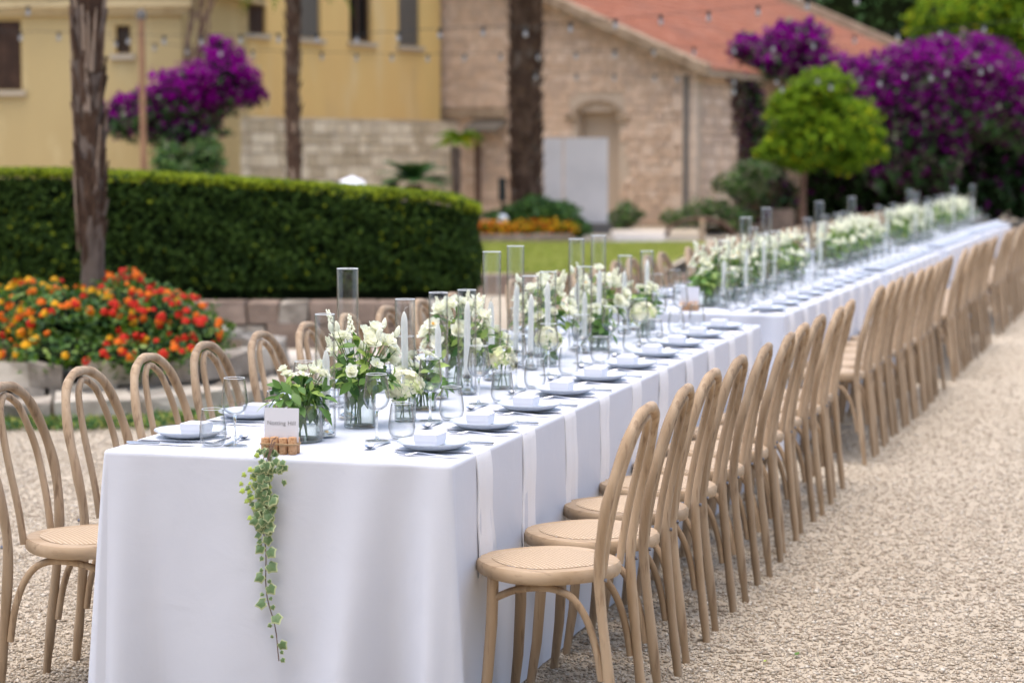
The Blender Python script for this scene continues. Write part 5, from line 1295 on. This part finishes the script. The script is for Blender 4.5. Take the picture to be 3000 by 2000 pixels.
def arrange(kind, seed, x, y, label, group, parts=True):
    """kind: A low green bowl, B tall bouquet, C hydrangea, E green bowl. Flowers, leaves and stems are parts of the arrangement"""
    r_ = random.Random(seed); t = thing('flower_arrangement', label, 'flowers', (x, y, Z0), r_.uniform(0,6) if kind != 'A' else 0, group)
    g, w = VS['B' if kind == 'D' else kind]; ob('vase', g, t); ob('water', w, t)
    spec = {'A': (.068,.108,120,11,.105,.085,0), 'B': (.048,.145,150,27,.14,.145,4), 'D': (.048,.145,130,36,.135,.16,5), 'C': (.034,.078,11,0,.05,.04,0), 'E': (.045,.085,80,14,.10,.075,0)}[kind]
    r, h, nl, nf, sp, ht, nsp = spec
    if not parts: nf = int(nf*.62); nl = int(nl*1.15)
    mb = MB()
    for k in range(7 if kind != 'C' else 3):
        a = r_.uniform(0, 6.28); q = r*.7*r_.random(); mb.tube([(q*math.cos(a), q*math.sin(a), .01), (q*.6*math.cos(a+.6), q*.6*math.sin(a+.6), h*.6), (q*math.cos(a+1), q*math.sin(a+1), h+.03)], .0022, 5)
    if kind in 'ABDE':   # leaves packed inside the glass
        for k in range(16):
            a = r_.uniform(0, 6.28); z = r_.uniform(.3, .95)*h; q = r*.9; mb.add([(q*math.cos(a), q*math.sin(a), z), (q*math.cos(a+.4), q*math.sin(a+.4), z+.02), (q*math.cos(a+.2), q*math.sin(a+.2), z+.05), (q*math.cos(a-.15), q*math.sin(a-.15), z+.03)], [(0,1,2,3)])
    ob('stems', mb.mesh('stems', M['stemg']), t)
    JL = {}; 
    def put(nm, me, loc, d, roll, sc):
        n_ = (Vector((loc[0], loc[1], 0)).normalized()*.8 + Vector((0,0,.75)) + Vector((r_.uniform(-.5,.5), r_.uniform(-.5,.5), r_.uniform(-.4,.4)))); z_ = (n_ - d*n_.dot(d)).normalized(); y_ = z_.cross(d); e_ = Matrix((d, y_, z_)).transposed().to_euler()
        if parts: ob(nm, me, t, loc, e_, sc)
        else: JL.setdefault(nm, []).append((me, Matrix.LocRotScale(Vector(loc), e_, Vector((sc, sc, sc)))))
    for k in range(nl):
        a = r_.uniform(0, 6.28); el = r_.uniform(-.35, 1.3); 
        q = r_.uniform(.25, .85); d = Vector((math.cos(a)*math.cos(el), math.sin(a)*math.cos(el), math.sin(el)))
        loc = Vector((d.x*sp*q, d.y*sp*q, h + .005 + max(-.02, d.z*ht*q)))
        if kind in 'BD': loc.z = h - .012 + ht*.62*r_.random()*max(.1, math.sin(el)+.4)
        dd = (d + Vector((r_.uniform(-.5,.5), r_.uniform(-.5,.5), r_.uniform(-.55,.35)))).normalized()
        dd = (d*.45 + Vector((r_.uniform(-.9,.9), r_.uniform(-.9,.9), r_.uniform(-.75,.35)))).normalized()
        put('leaf', LV[r_.choices((0,1,2,3), (4,3,2,2) if kind in 'AE' else (3,2,5,1))[0]], loc, dd, r_.uniform(-.9,.9), r_.uniform(.7,1.25))
    up = lambda d: (d.to_track_quat('Z','Y')).to_euler()
    def putz(nm, me, loc, d, sc):
        e = (d.to_track_quat('Z','Y') @ Euler((0,0,r_.uniform(0,6))).to_quaternion())
        if parts: ob(nm, me, t, loc, e.to_euler(), sc)
        else: JL.setdefault(nm, []).append((me, Matrix.LocRotScale(Vector(loc), e, Vector((sc, sc, sc)))))
    st = MB()
    for k in range(nf):
        a = r_.uniform(0, 6.28) if kind != 'A' else r_.uniform(.2, 2.9); el = math.asin(r_.uniform(.08, 1))
        d = Vector((math.cos(a)*math.cos(el), math.sin(a)*math.cos(el), math.sin(el)))
        loc = Vector((d.x*sp*.9, d.y*sp*.9, h + (d.z*ht + (.02 if kind in 'AE' else r_.uniform(-.015,.03)))))
        if kind == 'A': loc.z = h + .045 + .055*r_.random(); loc.x *= .8
        putz('blossom', ROSE[r_.randrange(5)], loc, (d + Vector((0,0,.4)) + Vector((.25,-.35,0))).normalized(), r_.uniform(.75,1.15)*(.8 if kind in 'AE' else 1))
        st.tube([(loc.x*.15, loc.y*.15, h*.8), (loc.x*.6, loc.y*.6, (h+loc.z)/2), loc - d*.004], .0014, 4)
    for k in range(nsp):
        a = r_.uniform(0, 6.28); loc = Vector((math.cos(a)*sp*.55, math.sin(a)*sp*.55, h + ht*r_.uniform(.5,.95))); putz('flower_spike', SPIKE, loc, Vector((math.cos(a)*.4, math.sin(a)*.4, 1)).normalized(), r_.uniform(.8,1.1))
        st.tube([(0,0,h*.8), loc*.5 + Vector((0,0,h*.4)), loc], .0014, 4)
    for k in range(6 if kind in 'BD' else 0):
        a = r_.uniform(0, 6.28); loc = Vector((math.cos(a)*sp*.8, math.sin(a)*sp*.8, h + ht*r_.uniform(.6,1.15))); putz('bud', BUD, loc, Vector((math.cos(a)*.3, math.sin(a)*.3, 1)).normalized(), r_.uniform(.7,1.1))
        st.tube([(0,0,h*.8), loc*.5 + Vector((0,0,h*.4)), loc], .0013, 4)
    if kind == 'C':
        ob('blossom', HYD[seed % 2], t, (0,0,h+.022), (r_.uniform(-.2,.2), r_.uniform(-.2,.2), r_.uniform(0,6)))
    if st.v: ob('flower_stems', st.mesh('flower_stems', M['stemg']), t)
    for nm, lst in JL.items():      # far away: petals and leaves too small to pick apart
        mats = []; mb = MB()
        for me, mt in lst:
            for m_ in me.materials:
                if m_ not in mats: mats.append(m_)
            ix = [mats.index(m_) for m_ in me.materials]; n0 = len(mb.v)
            mb.v += [tuple(mt @ v_.co) for v_ in me.vertices]
            for p in me.polygons: mb.f.append(tuple(i+n0 for i in p.vertices)); mb.m.append(ix[p.material_index])
        o = ob({'leaf':'foliage','blossom':'blossoms','flower_spike':'flower_spikes','bud':'buds'}[nm], mb.mesh(nm+'_mass', mats), t); o['kind'] = 'stuff'
    return t
G1 = 'flower arrangements down the tables'
# nearest table, front to back
arrange('A', 5, -.055, .325, 'low ribbed vase of dark green leaves and few white flowers behind the name card', G1)
arrange('B', 8, .005, .665, 'tall ribbed vase of white roses and greenery, second from the table front', G1)
arrange('C', 1, .088, .845, 'small glass of cream hydrangea beside the second wine glass', G1)
arrange('E', 13, .045, 1.14, 'low glass bowl of green leaves and small white flowers before the third wine glass', G1)
arrange('D', 21, -.03, 1.76, 'high bouquet of white lisianthus with airy spikes in a ribbed vase', G1)
arrange('C', 2, .115, 1.80, 'cream hydrangea ball in a small glass right of the high white bouquet', G1)
arrange('E', 33, -.10, 2.30, 'round green leafy bowl just behind the high white bouquet', G1)
arrange('C', 4, .06, 2.62, 'cream hydrangea in the middle of the nearest table', G1)
arrange('D', 41, -.06, 3.00, 'full white bouquet with leaves in the middle of the nearest table', G1)
arrange('E', 47, .08, 3.36, 'green leafy bowl past the middle of the nearest table', G1)
arrange('B', 52, -.05, 3.86, 'white rose bouquet near the back of the nearest table', G1)
arrange('C', 5, .12, 4.02, 'last cream hydrangea near the back of the nearest table', G1)
arrange('A', 61, .02, 4.42, 'dark green bowl at the back end of the nearest table', G1)
CY = [(-.012,.425,'n',0,'at the front by the leafy ribbed vase'), (-.10,.845,'t',1,'behind the white rose bouquet'), (.0,1.10,'s',2,'behind the first cream hydrangea'), (.0,1.44,'s',0,'before the high lisianthus bouquet'), (.05,1.60,'s',2,'right beside the high lisianthus bouquet'),
      (.0,2.06,'t',1,'first of two mid table'), (-.05,2.54,'t',2,'second of two mid table'), (.03,2.47,'s',1,'before the middle hydrangea'), (.02,2.76,'s',2,'beyond the middle hydrangea'), (.0,3.28,'t',1,'by the third leafy bowl'),
      (.0,3.66,'t',2,'before the back rose bouquet'), (.06,3.18,'s',0,'right of the full white bouquet'), (.0,4.16,'s',1,'behind the back rose bouquet'), (.0,4.62,'s',2,'at the very back of the nearest table')]
for x, y, kd, ci, lab in CY: cylinder(x, y, kd, ci, lab, .04 if lab.startswith('before the back') else 0)
for ti in range(1, 5):
    ya, yb_ = TABLES[ti]; L = yb_-ya; n_ = 13
    for k in range(n_):
        y = ya + .45 + (L-.75)*k/(n_-1); kd = 'ABEDAEBEDAEBA'[k]
        arrange(kd, 100*ti+k, drift(y) + R.uniform(-.06,.06), y, f'white and green flower arrangement, {ORD[k]} from the front on the {TN[ti]} table', G1, False)
    for k in range(7):
        y = ya + .35 + (L-.6)*k/6 + R.uniform(-.08,.08)
        cylinder(drift(y) + R.choice((-.13,.12)) + R.uniform(-.02,.02), y, 't' if k % 4 == 1 else 's', k % 3, f'{ORD[k]} from the front on the {TN[ti]} table')

# ================================================================== NAME CARD, CORK HOLDER, IVY
def card_holder(x, y, lab_t, lab_c, text, rz=0):
    t = thing('cork_holder', lab_t, 'card holder', (x, y, Z0), rz)
    for row in (0, 1):
        for k in range(4):
            mb = MB(); h = .046 + R.uniform(-.002,.002); mb.lathe([(0,0),(.0112,0),(.0120,.001),(.0120,h-.001),(.0112,h),(0,h)], 14)
            ob('cork', mb.mesh('cork', M['cork']), t, (-.039+.0262*k + R.uniform(-.0005,.0005), row*.0275, 0))
    mb = MB(); 
    for z in (.026,.029):
        pts = [(-.0525,.0137,z)] + [(-.05,-.0095,z),(-.039,-.0135,z),(0,-.0135,z+.001),(.039,-.0135,z),(.0515,-.0095,z),(.0535,.0137,z),(.0515,.037,z),(.039,.041,z),(0,.041,z),(-.039,.041,z),(-.0505,.037,z),(-.0525,.0137,z)]
        mb.tube(pts, .0014, 5)
    ob('twine', mb.mesh('twine', M['twine']), t)
    c = thing('name_card', lab_c, 'card', (x, y+.0137, Z0), rz)
    ob('card_sheet', bev_box('card_sheet', .100, .0009, .094, .0002, M['card']), c, (.003, 0, .079), (-.06,0,0))
    if text:
        cu = bpy.data.curves.new('lettering', 'FONT'); cu.body = text; cu.size = .0165; cu.align_x = 'CENTER'; cu.extrude = .00004; cu.space_character = 1.05
        tmp = bpy.data.objects.new('lettering', cu); COL.objects.link(tmp); bpy.context.view_layer.update()
        me = bpy.data.meshes.new_from_object(tmp.evaluated_get(bpy.context.evaluated_depsgraph_get())); bpy.data.objects.remove(tmp); bpy.data.curves.remove(cu)
        me.materials.clear(); me.materials.append(M['ink']); ob('lettering', me, c, (.003, -.0012, .079), (PI/2-.06,0,0))
    return t
card_holder(-.008, .060, 'eight wine corks tied with twine as a card holder at the table front', 'white name card lettered Notting Hill in the cork holder', 'Notting Hill', .06)
card_holder(drift(5.7)-.02, 5.67, 'small cork card holder at the front of the second table', 'blank looking white card at the front of the second table', None, 0)

def ivy_leaf(name, s, rim=True, mi_c=0, mats=None):
    mb = MB(); ang = [(-2.75,.52),(-2.25,.74),(-1.75,.68),(-1.15,.92),(-.62,.76),(-.18,.98),(0,1.14),(.18,.98),(.62,.76),(1.15,.92),(1.75,.68),(2.25,.74),(2.75,.52),(PI,.26)]
    v = [(0,0,.06*s)]; 
    for k in (.80, 1.0):
        for a, r in ang: v.append((s*r*.5*k*math.cos(a)+.12*s, s*r*.5*k*math.sin(a), .02*s*(1 if k < 1 else -2) - .08*s*abs(math.sin(a))*r))
    n = len(ang); f = [(0,1+i,1+(i+1) % n) for i in range(n)]; mb.add(v, f, 0)
    mb.f += [(1+i,1+n+i,1+n+(i+1) % n,1+(i+1) % n) for i in range(n)]; mb.m += [1]*n
    return mb.mesh(name, mats or [M['ivy'], M['ivy_edge']])
IV = [ivy_leaf('leaf', .030), ivy_leaf('leaf', .024), ivy_leaf('leaf', .019, mats=[M['ivy_y'], M['ivy_edge']])]
t = thing('ivy_garland', 'variegated ivy trailing from the cork holder down the front of the tablecloth', 'ivy', (-.01, .045, Z0+.04))
B0 = Vector(t.location); rI = random.Random(4)
# strand runs over the edge and down in front of the cloth
def ivpx(px, py, out=0): return None
def strand(z):  # x offset of the long strand at depth below the edge
    q = (HT - z)/.55; return -.006 - .010*math.sin(q*5) + .052*max(0, q-.72)**1.1*2.2 + .004*math.sin(q*17)
YF = lambda z: -.030 - .020*(HT-z)
path = [Vector((-.008,.040,HT+.05)), Vector((-.010,.02,HT+.045)), Vector((-.008,-.006,HT+.02)), Vector((strand(.74), -.024, .74))] + [Vector((strand(z), YF(z), z)) for z in [.70-.025*i for i in range(21)]]
mb = MB(); mb.tube([p - B0 for p in path], .0016, 5); ob('stem', mb.mesh('stem', M['brownw']), t)
mb = MB()
for k in range(5):
    x0 = rI.uniform(-.03, .0); l = rI.uniform(.1, .18); pts = [Vector((x0*.5,.02,HT+.04)), Vector((x0*.8,-.012,HT+.012))] + [Vector((x0+(rI.uniform(-.004,.004))-.05*max(0,-x0*20)*i/6*.5, YF(.7)-.004, HT-.03-l*i/6)) for i in range(7)]
    mb.tube([p - B0 for p in pts], .0011, 4)
ob('stem', mb.mesh('stem', M['brownw']), t)
def put_ivy(p, k, s, side=0):
    s *= 1.4
    d = Vector((rI.uniform(-.6,.6)+side*.8, rI.uniform(-.25,.1), -1+rI.uniform(-.1,.8))).normalized()
    q = d.to_track_quat('X','Z'); nrm = Vector((rI.uniform(-.45,.45), -1, rI.uniform(-.1,.75))).normalized()
    zax = (nrm - d*nrm.dot(d)).normalized(); yax = zax.cross(d); m_ = Matrix((d, yax, zax)).transposed().to_euler()
    ob('leaf', IV[k], t, p - B0, m_, s)
for i in range(150):   # dense upper cascade
    q = rI.random()**.85; z = HT + .03 - .215*q
    w = .058*(1-.55*q); x = -.012 + rI.gauss(0, .5)*w*1.1 - (.018*math.sin(q*3.1) if rI.random() < .4 else 0)
    yy = (YF(z) if z < HT else .005 + .03*rI.random()) - .012*rI.random()
    if z > HT: x = -.010 + (x+.01)*.55
    left = x < -.036
    put_ivy(Vector((x, yy, z)), 2 if (left and rI.random() < .7) or rI.random() < .06 else rI.choice((0,1,1)), rI.uniform(.65,1.0)*(1.05 if not left else .9), -1 if left else 0)
for z, sd, s in ((.515,-1,1.0),(.505,1,1.05),(.485,-1,.6),(.465,1,1.1),(.452,-1,.5),(.435,-1,1.05),(.422,1,.5),(.405,1,1.0),(.385,-1,.5),(.375,1,.45),(.362,-1,1.1),(.352,1,.6),(.325,1,1.05),(.30,-1,.55),(.268,-1,.4),(.250,1,.9),(.228,1,.5),(.207,1,.6),(.54,1,.9),(.55,-1,.8),(.53,-1,.7),(.56,1,.8)):
    p = Vector((strand(z) + sd*.010, YF(z)-.003, z)); put_ivy(p, 0 if s > .7 else 1, s, sd*.8)

# fallen leaves on the gravel
for i, (x, y, lab) in enumerate(((2330,1918,'small round green leaf fallen on the gravel at lower right'), (2238,1937,'tiny yellowish leaf fallen on the gravel left of the round one'))):
    d_ = (FWD + RGT*((x-1500)/FPX) - UPV*((y-1000)/FPX)); p = CAM + d_*((.012-CAM.z)/d_.z)
    o = ob('fallen_leaf', leaf_mesh('fallen_leaf', .022 if i == 0 else .012, .017 if i == 0 else .009, M['leaf'] if i == 0 else M['ivy_y'], -.2), None, p, (0,-.15,1.2)); tag(o, lab, 'leaf')

# ================================================================== RED FLOWERS IN THE BED
t = thing('lantana_bush', 'mass of red, orange and yellow flowers over green foliage in the raised bed', 'flowers', (0,0,0))
def bp_(px, py, d, rx, ry, rd): return (at(px, py, d), (rx/FPX*d, rd, ry/FPX*d))
bl = [bp_(60,935,14.1,120,95,.6), bp_(190,930,13.8,140,85,.7), bp_(340,930,14.0,140,110,.7), bp_(470,950,13.9,140,105,.7), bp_(580,990,13.8,95,85,.6), bp_(360,850,14.6,60,55,.4), bp_(100,860,14.5,80,40,.4), bp_(420,1040,13.3,160,55,.5), bp_(200,1030,13.3,170,50,.5)]
core_mesh('shade_core', bl, M['core'], t, .7)
P, N = blob_points(bl, 7500, .45); P[:, 2] = np.maximum(P[:, 2], .2)
leaf_cloud('foliage', P, N, .05, [M['leaf'], M['leaf_d'], M['lime_b'], M['leaf_l']], NR.choice(4, len(P), p=[.4,.28,.24,.08]), t)
def flhead(m_):
    mb = MB(); r_ = random.Random(3)
    for k in range(22):
        d = Vector((r_.gauss(0,1), r_.gauss(0,1), abs(r_.gauss(0,1))*.8+.1)).normalized(); c = d*.016; a = d.orthogonal().normalized(); b = d.cross(a); s = .009
        mb.add([c-a*s, c-b*s, c+a*s+d*.003, c+b*s], [(0,1,2,3)])
    return mb.mesh('flower', m_)
FH = [flhead(M['fl_red']), flhead(M['fl_or']), flhead(M['fl_ye'])]
P, N = blob_points(bl, 1500, .06); cnt = 0
cm = np.array(CAM)
order = NR.permutation(len(P))
for i in order:
    p = P[i]; 
    if (cm - p) @ N[i] < 0 or p[2] < .34: continue
    rel_ = p - cm; xx = (rel_ @ np.array(RGT))/(rel_ @ np.array(FWD))*FPX + 1500
    if xx < -30 or math.sin(p[0]*4.1+p[2]*6)*math.sin(p[1]*3.3-p[2]*5+1) < (-.55 if xx < 330 else -.32) or (p[2] < .5 and R.random() < .45): continue
    w = [.10,.35,.55] if xx < 200 else ([.35,.42,.23] if xx < 330 else [.72,.22,.06])
    k = R.choices((0,1,2), w)[0]
    q = Vector(N[i]).to_track_quat('Z','Y'); ob('flower', FH[k], t, Vector(p) + Vector(N[i])*.015, q.to_euler(), R.uniform(1.0,1.75)); cnt += 1
    if cnt >= 295: break
mb = MB()
for i in order[::-1][:700]:
    p = P[i]; xx = ((p - cm) @ np.array(RGT))/((p - cm) @ np.array(FWD))*FPX + 1500
    if p[2] < .34 or (p[2] < .55 and R.random() < .5) or math.sin(p[0]*4.1+p[2]*6)*math.sin(p[1]*3.3-p[2]*5+1) < (-.5 if xx < 330 else -.25): continue
    rel_ = p - cm; xx = (rel_ @ np.array(RGT))/(rel_ @ np.array(FWD))*FPX + 1500; w = [.10,.35,.55] if xx < 200 else ([.35,.42,.23] if xx < 330 else [.72,.22,.06]); k = R.choices((0,1,2), w)[0]
    mt = Matrix.LocRotScale(Vector(p) + Vector(N[i])*.01, Vector(N[i]).to_track_quat('Z','Y'), Vector((1,1,1))*R.uniform(.7,1.2)); n0 = len(mb.v)
    mb.v += [tuple(mt @ v_.co) for v_ in FH[k].vertices]
    for pl_ in FH[k].polygons: mb.f.append(tuple(j+n0 for j in pl_.vertices)); mb.m.append(k)
o = ob('small_flowers', mb.mesh('small_flowers', [M['fl_red'], M['fl_or'], M['fl_ye']], False), t); o['kind'] = 'stuff'
# grass tufts at the foot of the step
P = []
for _ in range(5200):
    a = R.uniform(-PI*.95, -PI*.2); r_ = R.uniform(1.93, 2.28) + .2*R.random()*max(0, math.sin(a*9)); P.append(bg(BU + r_*math.cos(a), BD + r_*math.sin(a), .015+.03*R.random()))
g = leaf_cloud('grass', P, np.tile((0,-.3,.6), (len(P),1)), .07, [M['grass'], M['leaf_d'], M['leaf']], NR.choice(3, len(P), p=[.35,.3,.35]), spread=1.3, aspect=.2)
tag(g, 'rough grass growing along the foot of the stone step', 'grass', kind='stuff')
